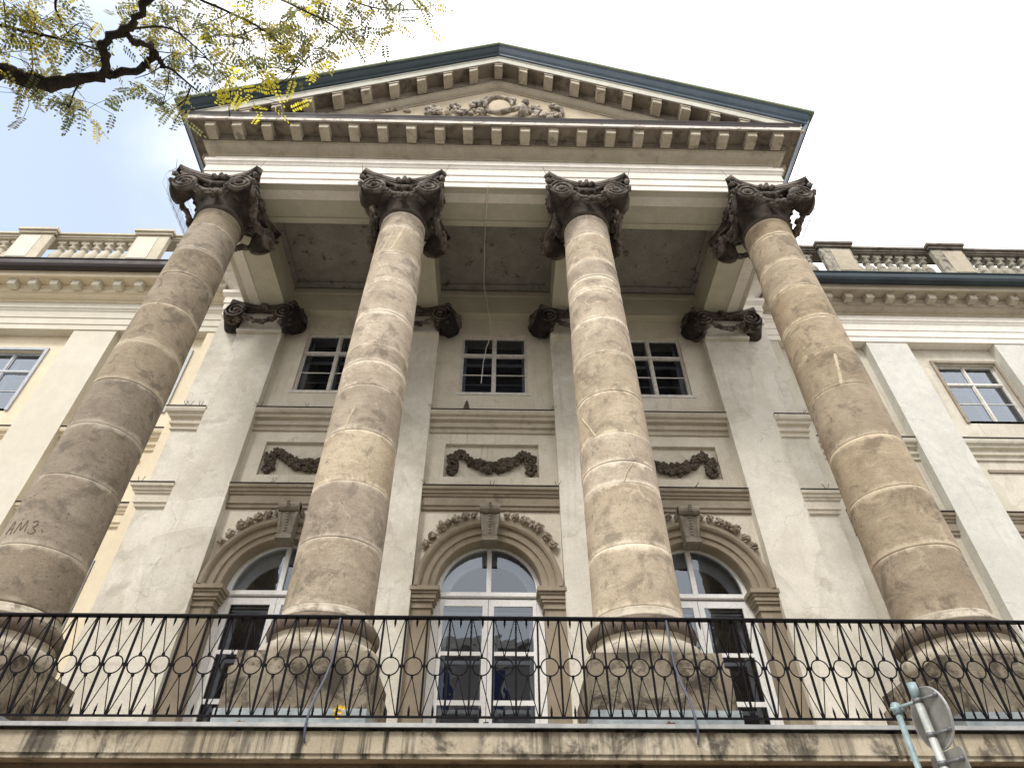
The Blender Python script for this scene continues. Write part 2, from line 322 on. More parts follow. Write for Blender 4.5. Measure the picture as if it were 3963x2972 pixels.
SPLIT = {'flashing': 'flashing', 'door_surround': 'door_surround', 'blind': 'blind_slat'}
def copies(name, me, locs, parent, label=None):
    os_ = [link(name, me, parent, label, None, l) for l in locs]
    for o in os_: o.location.x += random.uniform(-.008, .008); o.location.y += random.uniform(-.006, .006); o.rotation_euler.z = random.uniform(-.02, .02)
    return os_
# ------------------------------------------------------------------ ground
g = MB().add([(-400, -400, 0), (400, -400, 0), (400, 400, 0), (-400, 400, 0)], [(0, 1, 2, 3)]); 
b = MB(); b.add([(-400, -400, 0), (400, -400, 0), (400, 400, 0), (-400, 400, 0)], [(0, 1, 2, 3)]); b.obj('ground', 'earth', kind='structure')
b = MB(); b.add([(-120, -9, .004), (120, -9, .004), (120, 1.0, .004), (-120, 1.0, .004)], [(0, 1, 2, 3)]); b.obj('road', 'asphalt', kind='structure')
b = MB(); b.box(-120, 120, 1.0, 1.2, -.05, .13); b.obj('kerb', 'paving', kind='structure')
b = MB(); b.box(-120, 120, 1.2, 7.2, -.05, .125); b.obj('pavement', 'paving', kind='structure')
b = MB(); b.box(-120, 120, -14, -9, -.05, .125); b.obj('pavement', 'paving', kind='structure')
# ------------------------------------------------------------------ central block of the palace
PAL = empty('palace', 'columned portico building with grey plaster wall, pediment and long balcony', 'building')
ZF = 3.45          # balcony floor
ZA = 14.45         # underside of the architrave
XE = 5.876; SP = 3.917; YC = 8.1; YF = 7.6; YW = 11.5; YP = 11.3; FX = 6.40
BX = [-3.917, 0.0, 3.917]
# --- walls of the portico, with real openings
w = MB(); T = 12.0
AR, AZ = 1.0, 7.03
def arch_piece(mb, xc, r, z0, ztop, y0, y1, seg=24, xw=1.95):
    for i in range(seg):
        a0, a1 = PI - PI * i / seg, PI - PI * (i + 1) / seg
        xa, za, xb, zb = xc + r * math.cos(a0), z0 + r * math.sin(a0), xc + r * math.cos(a1), z0 + r * math.sin(a1)
        vs = [(xa, y0, za), (xb, y0, zb), (xb, y0, ztop), (xa, y0, ztop), (xa, y1, za), (xb, y1, zb)]
        mb.add(vs, [(0, 1, 2, 3), (0, 4, 5, 1)])
for xc in BX:
    x0, x1 = xc - SP / 2, xc + SP / 2
    if xc == BX[0]: x0 = -6.431
    if xc == BX[-1]: x1 = 6.431
    w.box(x0, xc - AR - .04, YW, T, ZF - .2, AZ); w.box(xc + AR + .04, x1, YW, T, ZF - .2, AZ)
    w.box(x0, xc - AR, YW, T, AZ, 8.72); w.box(xc + AR, x1, YW, T, AZ, 8.72); arch_piece(w, xc, AR, AZ, 8.72, YW, T)
    w.box(x0, xc - 1.02, YW, T, 9.53, 10.40); w.box(xc + 1.02, x1, YW, T, 9.53, 10.40); w.box(xc - 1.02, xc + 1.02, YW + .09, T, 9.53, 10.40)
    w.box(x0, x1, YW, T, 8.72, 9.53); w.box(x0, x1, YW, T, 10.40, 11.92)
    w.box(x0, xc - .82, YW, T, 11.92, 13.90); w.box(xc + .82, x1, YW, T, 11.92, 13.90); w.box(x0, x1, YW, T, 13.90, 15.45)
w.box(-6.431, 6.431, YW, T, 15.45, 16.3)
w.obj('wall', 'wall', PAL)
for s in (-1, 1):
    w = MB(); w.box(*sorted((s * 6.431, s * 7.1)), YW, T, ZF - .2, 16.3); w.obj('corner_pier', 'pilaster', PAL)
# lower storey under the balcony
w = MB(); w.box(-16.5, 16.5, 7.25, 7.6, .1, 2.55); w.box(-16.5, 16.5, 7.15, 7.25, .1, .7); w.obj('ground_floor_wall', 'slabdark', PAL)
# --- pilasters
for i in range(4):
    x = XE * (-1, -1 / 3, 1 / 3, 1)[i]
    p = MB(); p.box(x - .555, x + .53 if i == 3 else x + .555, YP, YW, ZF, 13.62)
    pl = p.obj('pilaster', 'pilaster', PAL, 'tall flat pilaster of patched grey plaster'); p = None
    q = MB(); q.box(x - .60, x + .60, YP - .05, YP, ZF, ZF + .32); q.box(x - .58, x + .58, YP - .03, YP, ZF + .32, ZF + .42); q.obj('pilaster_base', 'plinth', pl)
# --- string courses between the pilasters
def string_upper(mb, pts):
    mb.path([(0, 10.68), (.045, 10.69), (.05, 10.72), (.02, 10.74), (.02, 10.80), (.08, 10.825), (.09, 10.88), (.045, 10.90), (.045, 10.97), (.13, 11.0), (.14, 11.06), (.20, 11.09), (.22, 11.14), (.22, 11.19), (.22, 11.205), (0, 11.25)], pts)
def string_lower(mb, pts):
    mb.path([(0, 8.68), (.05, 8.70), (.06, 8.76), (.09, 8.78), (.09, 8.96), (.12, 8.975), (.13, 9.02), (.16, 9.03), (.17, 9.08), (.21, 9.10), (.22, 9.15), (.22, 9.165), (0, 9.21)], pts)
for xa, xb in ((-5.321, -2.514), (-1.403, 1.403), (2.514, 5.321)):
    m_ = MB(); string_upper(m_, [(xa, YW), (xb, YW)]); m_.obj('string_course', 'stringshade', PAL)
    m_ = MB(); string_lower(m_, [(xa, YW), (xb, YW)]); m_.obj('string_course', 'string', PAL)
for s in (-1, 1):
    pts = [(-7.1, 11.95), (-7.1, YW), (-6.431, YW)] if s < 0 else [(6.406, YW), (7.1, YW), (7.1, 11.95)]
    m_ = MB(); string_upper(m_, pts); m_.obj('string_course', 'string' if 0 else 'wall', PAL)
    m_ = MB(); string_lower(m_, pts); m_.obj('string_course', 'string' if 0 else 'wall', PAL)
# thin metal flashing on the strings
m_ = MB()
for xa, xb in ((-5.32, -2.515), (-1.402, 1.402), (2.515, 5.32)):
    for z in (11.212, 9.172): m_.box(xa, xb, YW - .24, YW - .16, z, z + .012)
for xa, xb in ((-7.33, -6.432), (6.407, 7.33)):
    for z in (11.212, 9.172): m_.box(xa, xb, YW - .24, YW - .16, z, z + .012)
m_.obj('flashing', 'brownflash', PAL)
# --- arched doors
def arc_ring(mb, xc, zc, prof, seg=36, a0=PI, a1=0.0):
    """profile (r, y) swept on a half circle"""
    k = len(prof); vs = []
    for i in range(seg + 1):
        a = a0 + (a1 - a0) * i / seg
        for r, y in prof: vs.append((xc + r * math.cos(a), y, zc + r * math.sin(a)))
    fs = [(i * k + j, i * k + (j + 1) % k, (i + 1) * k + (j + 1) % k, (i + 1) * k + j) for i in range(seg) for j in range(k)]
    fs += [tuple(range(k))[::-1], tuple(range(seg * k, seg * k + k))]
    mb.add(vs, fs, False)
def half_disc(mb, xc, zc, r, y, seg=24):
    vs = [(xc, y, zc)] + [(xc + r * math.cos(PI * i / seg), y, zc + r * math.sin(PI * i / seg)) for i in range(seg + 1)]
    mb.add(vs, [tuple([0] + [seg + 1 - i for i in range(seg + 1)])])
for bi, xc in enumerate(BX):
    yf = 11.70
    a = MB(); arc_ring(a, xc, 7.0, [(.985, 11.68), (.985, 11.43), (1.0, 11.40), (1.11, 11.40), (1.12, 11.36), (1.25, 11.355), (1.265, 11.30), (1.30, 11.27), (1.36, 11.26), (1.375, 11.30), (1.385, 11.5), (1.2, 11.52)])
    ar = a.obj('archivolt', 'arch', PAL)
    j = MB()
    for s in (-1, 1):
        xa, xb = sorted((xc + s * 1.03, xc + s * 1.40)); j.box(xa, xb, 11.42, 11.68, ZF, 6.62)
        for z0, z1, pr in ((6.62, 6.66, .03), (6.66, 6.74, .015), (6.74, 6.79, .05), (6.79, 6.87, .075), (6.87, 6.92, .10), (6.92, 7.0, .14)):
            j.box(xc + s * 1.215 - .185 - pr * (1 if 1 else 0), xc + s * 1.215 + .185 + pr * .4 if s < 0 else xc + s * 1.215 + .185 + pr * .2, 11.42 - pr, 11.68, z0, z1) if s > 0 else j.box(xc - 1.40 - pr * .2, xc - 1.03 + pr, 11.42 - pr, 11.68, z0, z1)
    j.obj('door_surround', 'arch', PAL)
    # keystone
    k_ = MB()
    k_.add([(xc - .135, 11.20, 7.95), (xc + .135, 11.20, 7.95), (xc + .20, 11.12, 8.40), (xc - .20, 11.12, 8.40), (xc - .135, 11.55, 7.95), (xc + .135, 11.55, 7.95), (xc + .20, 11.5, 8.40), (xc - .20, 11.5, 8.40)],
           [(0, 1, 2, 3), (1, 5, 6, 2), (4, 0, 3, 7), (0, 4, 5, 1), (3, 2, 6, 7)])
    for s in (-1, 1):
        k_.add([(xc + s * .09, 11.185, 7.98), (xc + s * .13, 11.185, 7.98), (xc + s * .19, 11.10, 8.40), (xc + s * .135, 11.10, 8.40), (xc + s * .09, 11.21, 7.98), (xc + s * .13, 11.21, 7.98), (xc + s * .19, 11.13, 8.40), (xc + s * .135, 11.13, 8.40)], [(0, 1, 2, 3), (0, 3, 7, 4), (1, 5, 6, 2), (0, 4, 5, 1)])
    k_.box(xc - .15, xc + .15, 11.15, 11.5, 7.86, 7.95)
    for n_ in range(7): z = 8.03 + n_ * .055; k_.box(xc - .022, xc + .022, 11.165 - .018 * n_ * .6, 11.2, z, z + .03)
    rr = [(.115 * math.cos(t), .115 * math.sin(t)) for t in [2 * PI * i / 14 for i in range(14)]]
    k_.add([(xc + sx * .20, 11.13 + c * .9, 8.52 + s_ * .9) for sx in (-1, 1) for c, s_ in rr], [(i, (i + 1) % 14, (i + 1) % 14 + 14, i + 14) for i in range(14)] + [tuple(range(14))[::-1], tuple(range(14, 28))], False)
    k_.box(xc - .20, xc + .20, 11.13, 11.5, 8.44, 8.60)
    for n_ in range(4): k_.box(xc - .03, xc + .03, 10.965, 11.0, 8.44 + n_ * .04, 8.46 + n_ * .04)
    k_.obj('keystone', 'keystone', ar)
    # rose garland over the arch: separate stone roses
    L1 = [(-1.235, 7.915, .10), (-1.12, 8.09, .115), (-.955, 8.29, .14), (-.83, 8.385, .09), (-.68, 8.465, .115), (-.50, 8.535, .10), (-.33, 8.565, .075)]
    for s in (-1, 1):
        for (dx, z, r) in L1:
            ro = MB(); r *= .93
            for n_ in range(9):
                an = n_ * 2.4; q = r * .62 * (n_ / 9) ** .5 + .01
                ro.blob((xc - s * dx * -1 + q * math.cos(an), YW - .07 - .05 * (1 - n_ / 9), z + q * math.sin(an)), (r * .46, r * .2, r * .38), .28, smooth=False)
            ro.blob((xc + s * dx, YW - .05, z), (r * .8, .07, r * .7), .15, Matrix.Identity(3)); ro.obj('stone_rose', 'rose', ar)
    # door: frame, leaves, bars, panes
    d = MB(); arc_ring(d, xc, 7.06, [(.90, yf), (.90, yf + .1), (1.03, yf + .1), (1.03, yf)])
    d.box(xc - 1.05, xc + 1.05, yf - .02, yf + .1, 6.96, 7.06); d.box(xc - 1.03, xc + 1.03, yf - .035, yf - .02, 6.975, 7.0)
    for z0, z1, h in ((7.06, 7.955, .045),): d.box(xc - h, xc + h, yf - .01, yf + .08, z0, z1)
    d.box(xc - 1.05, xc - .90, yf, yf + .1, ZF, 6.96); d.box(xc + .90, xc + 1.05, yf, yf + .1, ZF, 6.96)
    dr = d.obj('door_frame', 'frame', PAL)
    openleaf = -1 if bi == 0 else 0
    for s in (-1, 1):
        lf = MB(); xa, xb = (xc - .895, xc - .005) if s < 0 else (xc + .005, xc + .895)
        for (p0, p1, q0, q1) in ((xa, xa + (.07 if s < 0 else .10), ZF + .05, 6.93), (xb - (.10 if s < 0 else .07), xb, ZF + .05, 6.93), (xa, xb, 6.80, 6.93), (xa, xb, ZF + .05, ZF + .75), (xa, xb, 5.90, 5.97), (xa, xb, 5.08, 5.16)):
            if p0 == xa and p1 == xb: lf.box(xa + .07, xb - .07, yf + .012, yf + .05, q0, q1)
            else: lf.box(p0, p1, yf + .01, yf + .055, q0, q1)
        lo = lf.obj('door_leaf', 'frame', PAL)
        hd = MB()
        if s > 0: hd.tube([(xa + .04, yf + .01, 4.80), (xa + .04, yf - .05, 4.80), (xa - .04, yf - .06, 4.79)], .012)
        if s > 0: hd.obj('handle', 'brownflash', lo)
        for z0, z1 in ((5.16, 5.90), (5.97, 6.80), (ZF + .75, 5.08)):
            pn = MB(); pn.add([(xa + .07, yf + .03, z0), (xb - .07, yf + .03, z0), (xb - .07, yf + .03, z1), (xa + .07, yf + .03, z1)], [(0, 1, 2, 3)]); pn.obj('pane', 'glass', lo)
        # inner leaf behind (double casement)
        il = MB()
        for (p0, p1, q0, q1) in ((xa + .05, xa + .13, ZF, 6.8), (xb - .13, xb - .05, ZF, 6.8), (xa + .13, xb - .13, 6.72, 6.8), (xa + .13, xb - .13, 5.86, 5.92), (xa + .13, xb - .13, 5.04, 5.10)): il.box(p0, p1, yf + .32, yf + .36, q0, q1)
        il.obj('inner_leaf', 'frame', lo)
        bl = MB()
        for n_ in range(4): bl.add([(xa + .08, yf + .14, 6.80 - n_ * .06), (xb - .08, yf + .14, 6.80 - n_ * .06), (xb - .08, yf + .10, 6.752 - n_ * .06), (xa + .08, yf + .10, 6.752 - n_ * .06)], [(0, 1, 2, 3)])
        bl.obj('blind', 'blind', lo)
    for s in (-1, 1):
        pn = MB(); seg = 14; vs = [(xc + s * .045, yf + .04, 7.06)] + [(xc + s * .90 * math.cos(PI / 2 * i / seg), yf + .04, 7.06 + .90 * math.sin(PI / 2 * i / seg)) for i in range(seg + 1)]
        pn.add(vs, [tuple(range(seg + 2))]); pn.obj('fanlight_pane', 'glass', dr)
    rm = MB(); rm.box(xc - 1.5, xc + 1.5, 12.9, 15.0, ZF, 8.6)
    rm = MB(); x0, x1, y0, y1, z0, z1 = xc - 1.25, xc + 1.25, 12.0, 13.6, ZF, 8.5
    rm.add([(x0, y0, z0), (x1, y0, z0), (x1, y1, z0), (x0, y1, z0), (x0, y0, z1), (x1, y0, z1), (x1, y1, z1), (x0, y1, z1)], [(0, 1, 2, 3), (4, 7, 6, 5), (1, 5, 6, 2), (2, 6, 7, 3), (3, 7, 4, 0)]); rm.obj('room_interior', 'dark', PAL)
    iw = MB(); arc_ring(iw, xc, 6.95, [(.80, 12.0), (.80, 12.05), (1.25, 12.05), (1.25, 12.0)]); iw.obj('inner_arch', 'blind', dr)
    # hanging garland in its sunk panel
    ga = MB(); pts = [(-.78, 10.06), (-.70, 10.16), (-.62, 10.10), (-.48, 9.98), (-.30, 9.88), (-.10, 9.82), (.10, 9.82), (.30, 9.88), (.48, 9.98), (.62, 10.10), (.70, 10.16), (.78, 10.06)]
    rad = [.09, .09, .10, .125, .15, .16, .16, .15, .125, .10, .09, .09]
    for i in range(len(pts) - 1):
        for n_ in range(34):
            f = random.random(); x = pts[i][0] * (1 - f) + pts[i + 1][0] * f; z = (pts[i][1] * (1 - f) + pts[i + 1][1] * f - 9.94) * 1.15 + 9.93; r = rad[i]
            ga.blob((xc + x * 1.02 + random.uniform(-r, r) * .6, YW + .06 - random.uniform(0, .07), z + random.uniform(-r, r) * .75), (r * .42, r * .34, r * .34), .25, sub=0 if n_ % 2 else 1, smooth=False)
    for s in (-1, 1):
        for n_ in range(80):
            f = n_ / 79; z = 10.10 - f * .50; hw = .115 * (1 if f < .75 else (1 - f) * 4 + .2); ga.blob((xc + s * .835 + random.uniform(-hw, hw), YW + .06 - random.uniform(0, .07), z), (.042, .035, .034), .25, smooth=False)
    ga.obj('garland', 'garland', PAL, 'dark stone garland hanging in a sunk panel')
# --- upper windows
def window(parent, xc, z0, z1, hw, yf, fm, gm, interior=True, sill=True, glaze=True, curtain=False):
    f = MB(); t = .042; zs = z0 + (z1 - z0) * .665
    f.box(xc - hw, xc - hw + t, yf, yf + .1, z0, z1); f.box(xc + hw - t, xc + hw, yf, yf + .1, z0, z1)
    f.box(xc - hw + t, xc + hw - t, yf, yf + .1, z1 - t, z1); f.box(xc - hw + t, xc + hw - t, yf, yf + .1, z0, z0 + t)
    f.box(xc - hw + t, xc + hw - t, yf - .02, yf + .09, zs - .035, zs + .035); f.box(xc - .03, xc + .03, yf - .012, yf + .08, z0 + t, zs - .035); f.box(xc - .025, xc + .025, yf - .005, yf + .08, zs + .035, z1 - t)
    zm = (z0 + zs) / 2
    for s in (-1, 1):
        a, b_ = (xc - hw + t, xc - .03) if s < 0 else (xc + .03, xc + hw - t)
        f.box(a, b_, yf + .02, yf + .05, zm - .012, zm + .012)
        for q0, q1 in ((z0 + t, zs - .035), (zs + .035, z1 - t)):
            f.box(a, a + .024, yf + .012, yf + .06, q0, q1); f.box(b_ - .024, b_, yf + .012, yf + .06, q0, q1); f.box(a + .024, b_ - .024, yf + .012, yf + .06, q0, q0 + .024); f.box(a + .024, b_ - .024, yf + .012, yf + .06, q1 - .024, q1)
    wo = f.obj('window', fm, parent)
    for s in (-1, 1):
        a, b_ = (xc - hw + t + .024, xc - .054) if s < 0 else (xc + .054, xc + hw - t - .024)
        for q0, q1 in ((z0 + t + .024, zm - .012), (zm + .012, zs - .059), (zs + .059, z1 - t - .024)):
            pn = MB(); e = random.uniform(-.004, .004); pn.add([(a, yf + .035, q0), (b_, yf + .035 + e, q0), (b_, yf + .035 + e, q1), (a, yf + .035, q1)], [(0, 1, 2, 3)]); pn.obj('pane', gm, wo)
    i_ = MB(); y = yf + .26
    for p0, p1, q0, q1 in ((xc - hw + .02, xc - hw + .12, z0, z1), (xc + hw - .12, xc + hw - .02, z0, z1), (xc - .05, xc + .05, z0, z1 - .05), (xc - hw + .12, xc + hw - .12, zs - .12, zs - .03), (xc - hw + .12, xc + hw - .12, zm - .10, zm - .085)):
        i_.box(p0, p1, y + (0 if p1 - p0 < .2 else .005), y + .035, q0, q1)
    i_.obj('inner_casement', 'blueframe', wo)
    b_ = MB(); x0, x1, y0, y1 = xc - hw - .1, xc + hw + .1, yf + .42, yf + 1.6
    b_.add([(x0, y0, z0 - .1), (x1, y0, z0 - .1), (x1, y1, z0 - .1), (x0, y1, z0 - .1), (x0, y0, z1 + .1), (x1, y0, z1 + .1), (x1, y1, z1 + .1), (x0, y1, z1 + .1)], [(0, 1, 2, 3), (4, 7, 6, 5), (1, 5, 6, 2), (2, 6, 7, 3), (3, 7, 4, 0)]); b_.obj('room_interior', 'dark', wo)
    if sill:
        q = MB(); q.box(xc - hw - .07, xc + hw + .07, yf - .10, yf - .001, z0 - .09, z0 - .012); q.obj('sill', fm, wo)
        q = MB(); q.box(xc - hw - .02, xc + hw + .02, yf - .055, yf - .002, z0 - .011, z0 + .02); q.obj('sill_flashing', 'brownflash', wo)
    return wo
for xc in BX: window(PAL, xc, 11.93, 13.90, .82, 11.58, 'oldframe', 'glass')
# --- front and side entablature
PF = [(-FX, 11.95), (-FX, YF), (FX, YF), (FX, 11.95)]
archp = [(0, ZA), (0, 14.62), (.025, 14.635), (.025, 14.85), (.05, 14.865), (.05, 15.09), (.07, 15.11), (.10, 15.17), (.12, 15.18), (.12, 15.265), (.13, 15.285), (0, 15.30), (-.02, 15.30)]
a = MB(); a.path(archp + [(-.4, 15.30), (-.4, 14.46), (-.02, ZA)], PF, caps=True); a.obj('architrave', 'entab', PAL)
a = MB(); a.box(-FX + .05, FX - .05, YF + .05, YF + .4, 15.30, 15.60); a.path([(0, 15.30), (0, 15.575), (-.3, 15.575), (-.3, 15.30)], PF); a.obj('frieze', 'entab', PAL)
# underside beams: front beam and four cross beams with sunk panels
bm = MB()
def beam_y(x):      # beam running back from each column
    bm.box(x - .497, x + .497, 8.6, 11.24, ZA + .03, 15.42)
    for s in (-1, 1): bm.box(*sorted((x + s * .497, x + s * .385)), 8.6, 11.24, ZA, ZA + .03)
for i in range(4): beam_y(XE * (-1, -1 / 3, 1 / 3, 1)[i])
bm.box(-6.0, 6.0, 8.0, 8.6, ZA + .03, 15.42)
bm.box(-6.37, 6.37, 8.46, 8.6, ZA - .001, ZA + .03)
for i in range(3):
    x0 = XE * (-1, -1 / 3, 1 / 3)[i] + .6; x1 = x0 + SP - 1.2
bm.box(-6.0, 6.0, 7.62, 8.0, ZA + .03, 15.3); bm.box(-6.37, 6.37, 7.62, 7.76, ZA - .0005, ZA + .03)
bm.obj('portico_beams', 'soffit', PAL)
wb = MB()
for xa, xb in ((-5.379, -2.456), (-1.462, 1.462), (2.456, 5.379)):
    wb.box(xa, xb, 11.24, YW, ZA + .02, 15.42); wb.box(xa, xb, 11.21, 11.3, 15.12, 15.24)
wb.box(-6.37, 6.37, 11.24, YW, ZA + .9, 16.0)
wb.obj('inner_architrave', 'soffit', PAL)
for xa, xb in ((-5.379, -2.456), (-1.462, 1.462), (2.456, 5.379)):
    c_ = MB(); c_.box(xa, xb, 8.6, 11.24, 15.46, 15.6)
    for (p0, p1, q0, q1) in ((xa, xb, 8.6, 8.72), (xa, xb, 11.06, 11.24), (xa, xa + .14, 8.72, 11.06), (xb - .14, xb, 8.72, 11.06)): c_.box(p0, p1, q0, q1, 15.38, 15.46)
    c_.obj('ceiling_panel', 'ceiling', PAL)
# stub of the wall entablature beside the portico (the outer strips)
for s in (-1, 1):
    pts = [(-7.1, 12.0), (-7.1, 11.42), (-FX - .02, 11.42)] if s < 0 else [(FX + .02, 11.42), (7.1, 11.42), (7.1, 12.0)]
    a = MB(); a.path([(0, ZA), (0, 14.62), (.03, 14.635), (.03, 14.85), (.06, 14.865), (.06, 15.09), (.09, 15.12), (.15, 15.18), (.15, 15.285), (0, 15.30), (-.2, 15.3), (-.2, ZA)], pts); a.path([(0, 15.30), (0, 15.60), (.2, 15.75), (.28, 15.78), (.28, 15.93), (.6, 15.94), (.62, 16.06), (0, 16.2), (-.2, 16.2), (-.2, 15.3)], pts); a.obj('end_architrave', 'entab', PAL)
# ogee bed mould
a = MB(); a.path([(0, 15.575), (.025, 15.575), (.03, 15.60), (.06, 15.615), (.11, 15.635), (.17, 15.665), (.22, 15.71), (.245, 15.75), (.275, 15.755), (.275, 15.785), (-.2, 15.785), (-.2, 15.575)], PF); a.obj('bed_mould', 'bed', PAL)
def frontpath(mb, prof):
    fx = lambda o: o if o < .28 else .28 + (o - .28) * .62
    ring = []
    for o, z in prof: ring.append([(-FX - fx(o), 11.95, z), (-FX - fx(o), YF - o, z), (FX + fx(o), YF - o, z), (FX + fx(o), 11.95, z)])
    k = len(prof); vs = [ring[j][i] for i in range(4) for j in range(k)]
    mb.add(vs, [(i * k + j, i * k + (j + 1) % k, (i + 1) * k + (j + 1) % k, (i + 1) * k + j) for i in range(3) for j in range(k)] + [tuple(range(k))[::-1], tuple(range(3 * k, 4 * k))])
a = MB(); frontpath(a, [(-.1, 15.785), (.30, 15.785), (.30, 15.87), (.33, 15.90), (.34, 15.935), (.66, 15.935), (.66, 15.92), (.69, 15.92), (.69, 16.02), (-.1, 16.02)]); cor = a.obj('cornice', 'cornice', PAL)
a = MB(); frontpath(a, [(.60, 16.0), (.705, 15.955), (.71, 16.045), (.60, 16.08)]); a.obj('cornice_edge', 'white_edge', PAL)
a = MB(); a.path([(-.05, 16.08), (.60, 16.05), (.655, 16.055), (.66, 16.10), (.685, 16.20), (.715, 16.27), (.715, 16.285), (-.05, 16.40)], [(-FX + .08, 7.65), (-FX + .08, YF), (FX - .08, YF), (FX - .08, 7.65)]); a.obj('cornice_flashing', 'brownflash', PAL)
# modillions of the horizontal cornice
def mod_mesh(wd=.21, ln=.32, h=.155, slope=0.0):
    b = MB(); hw = wd / 2
    pr = [(0, 0), (-ln * .35, -.012), (-ln, .0), (-ln - .012, .01), (-ln - .012, h - .035), (-ln, h - .03), (-ln, h), (0, h)]
    k = len(pr); b.add([(x, y, z + x * slope) for x in (-hw, hw) for y, z in pr], [(j, (j + 1) % k, (j + 1) % k + k, j + k) for j in range(k)] + [tuple(range(k))[::-1], tuple(range(k, 2 * k))])
    c0, c1 = h - .03, h
    b.add([(x * 1.18, y, z + x * slope) for x in (-hw, hw) for y, z in ((-ln - .035, c0), (0, c0), (0, c1 + .002), (-ln - .035, c1 + .002))], [(0, 1, 2, 3), (7, 6, 5, 4), (0, 4, 5, 1), (3, 2, 6, 7), (0, 3, 7, 4)])
    return b
mm = mod_mesh().obj('modillion', 'modillion', cor, loc=(0, YF - .30, 15.78)); me = mm.data
xs = [.6465 * k for k in range(-9, 10) if k] + [-6.42, 6.42]
copies('modillion', me, [(x, YF - .30, 15.78) for x in xs], cor)
for s in (-1, 1):
    for k in range(6):
        o = link('modillion', me, cor, loc=(s * (FX + .24), YF + .25 + k * .645, 15.781)); o.rotation_euler = (0, 0, s * PI / 2); o.scale = (1, .6, 1)
# tympanum and raking cornice
SL = .51
a = MB(); a.add([(-5.9, 7.5, 16.1), (5.9, 7.5, 16.1), (0, 7.5, 19.2)], [(0, 1, 2)]); a.obj('tympanum', 'tymp', PAL)
rk = MB()
for s in (-1, 1): rk.rake([(7.5, 19.13), (7.475, 19.13), (7.47, 19.16), (7.44, 19.17), (7.40, 19.20), (7.36, 19.25), (7.34, 19.29), (7.325, 19.295), (7.325, 19.34), (7.6, 19.34), (7.6, 19.13)], 0, s * 6.1, SL)
rk.obj('raking_bed_mould', 'bed', PAL)
rk = MB()
for s in (-1, 1): rk.rake([(7.6, 19.34), (7.31, 19.34), (7.31, 19.42), (7.28, 19.47), (7.27, 19.53), (6.95, 19.53), (6.93, 19.55), (6.93, 19.60), (7.6, 19.60)], 0, s * 6.45, SL)
rc = rk.obj('raking_cornice', 'cornice', PAL)
rk = MB()
for s in (-1, 1): rk.rake([(7.02, 19.60), (6.935, 19.57), (6.925, 19.575), (6.925, 19.80), (6.90, 19.81), (6.90, 19.84), (7.02, 19.86)], 0, s * 7.04, SL)
rk.obj('raking_fascia', 'lightband', PAL)
for s in (-1, 1):
    rmd = mod_mesh(.20, .32, .155, -s * SL).obj('modillion', 'modillion', rc, loc=(s * .6465, YF - .30, 19.365 - SL * .6465))
    copies('modillion', rmd.data, [(s * .6465 * k, YF - .30, 19.365 - SL * .6465 * k) for k in range(2, 10)], rc)
pk = mod_mesh(.20, .32, .155, 0).obj('modillion', 'modillion', rc, loc=(0, YF - .30, 19.34))
# copper sima: raking and along the eaves
gp = [(6.95, 19.86), (6.885, 19.845), (6.86, 19.86), (6.85, 19.90), (6.80, 19.945), (6.76, 20.0), (6.73, 20.05), (6.69, 20.085)]
for s, mt in ((-1, 'copper'), (1, 'copperlit')):  # light and shade put into the colour: darker copper left, lit copy right
    gt = MB(); gt.rake(gp + [(6.69, 20.10), (7.2, 20.14)], 0, s * 7.15, SL)
    # eaves along the side, mitred with the rake
    sp = [(FX + YF - y, z - SL * 7.15) for y, z in gp] + [(FX + YF - 6.69, 20.10 - SL * 7.15), (7.0, 20.14 - SL * 7.15)]
    sp[0] = (6.90, 16.03); sp[1] = (7.02, 16.06); k = len(sp); front = [(s * x, y, z) for (x, z), (y, _) in zip(sp, gp + [(6.69, 0), (7.2, 0)])]; back = [(s * x, 11.9, z) for x, z in sp]
    gt.add(front + back, [(j, (j + 1) % k, (j + 1) % k + k, j + k) for j in range(k)] + [tuple(range(k)), tuple(range(k, 2 * k))])
    # tie rake end to the corner mitre
    re = [(s * 7.15, y, z - SL * 7.15) for y, z in gp + [(6.69, 20.10), (7.2, 20.14)]]
    gt.add(re + front, [(j, (j + 1) % k, (j + 1) % k + k, j + k) for j in range(k)])
    gt.obj('copper_sima', mt, PAL, 'dark copper roof edge on the %s slope, shading put into its colour' % ('shaded' if s < 0 else 'brighter blue-grey'))
ge = MB()
for s in (-1, 1): ge.rake([(6.70, 20.08), (6.665, 20.085), (6.655, 20.10), (6.655, 20.155), (6.9, 20.18), (6.9, 20.105)], 0, s * 7.30, SL)
ge.obj('roof_edge', 'copperedge', PAL)
rf = MB()
for s in (-1, 1): rf.rake([(6.9, 20.125), (6.9, 20.155), (16, 20.155), (16, 20.125)], 0, s * 7.3, SL)
rf.obj('roof', 'roofmetal', PAL); rf = MB(); rf.box(-6.85, 6.85, 7.7, 15.9, 16.05, 16.25); rf.obj('attic_floor', 'roofmetal', PAL)
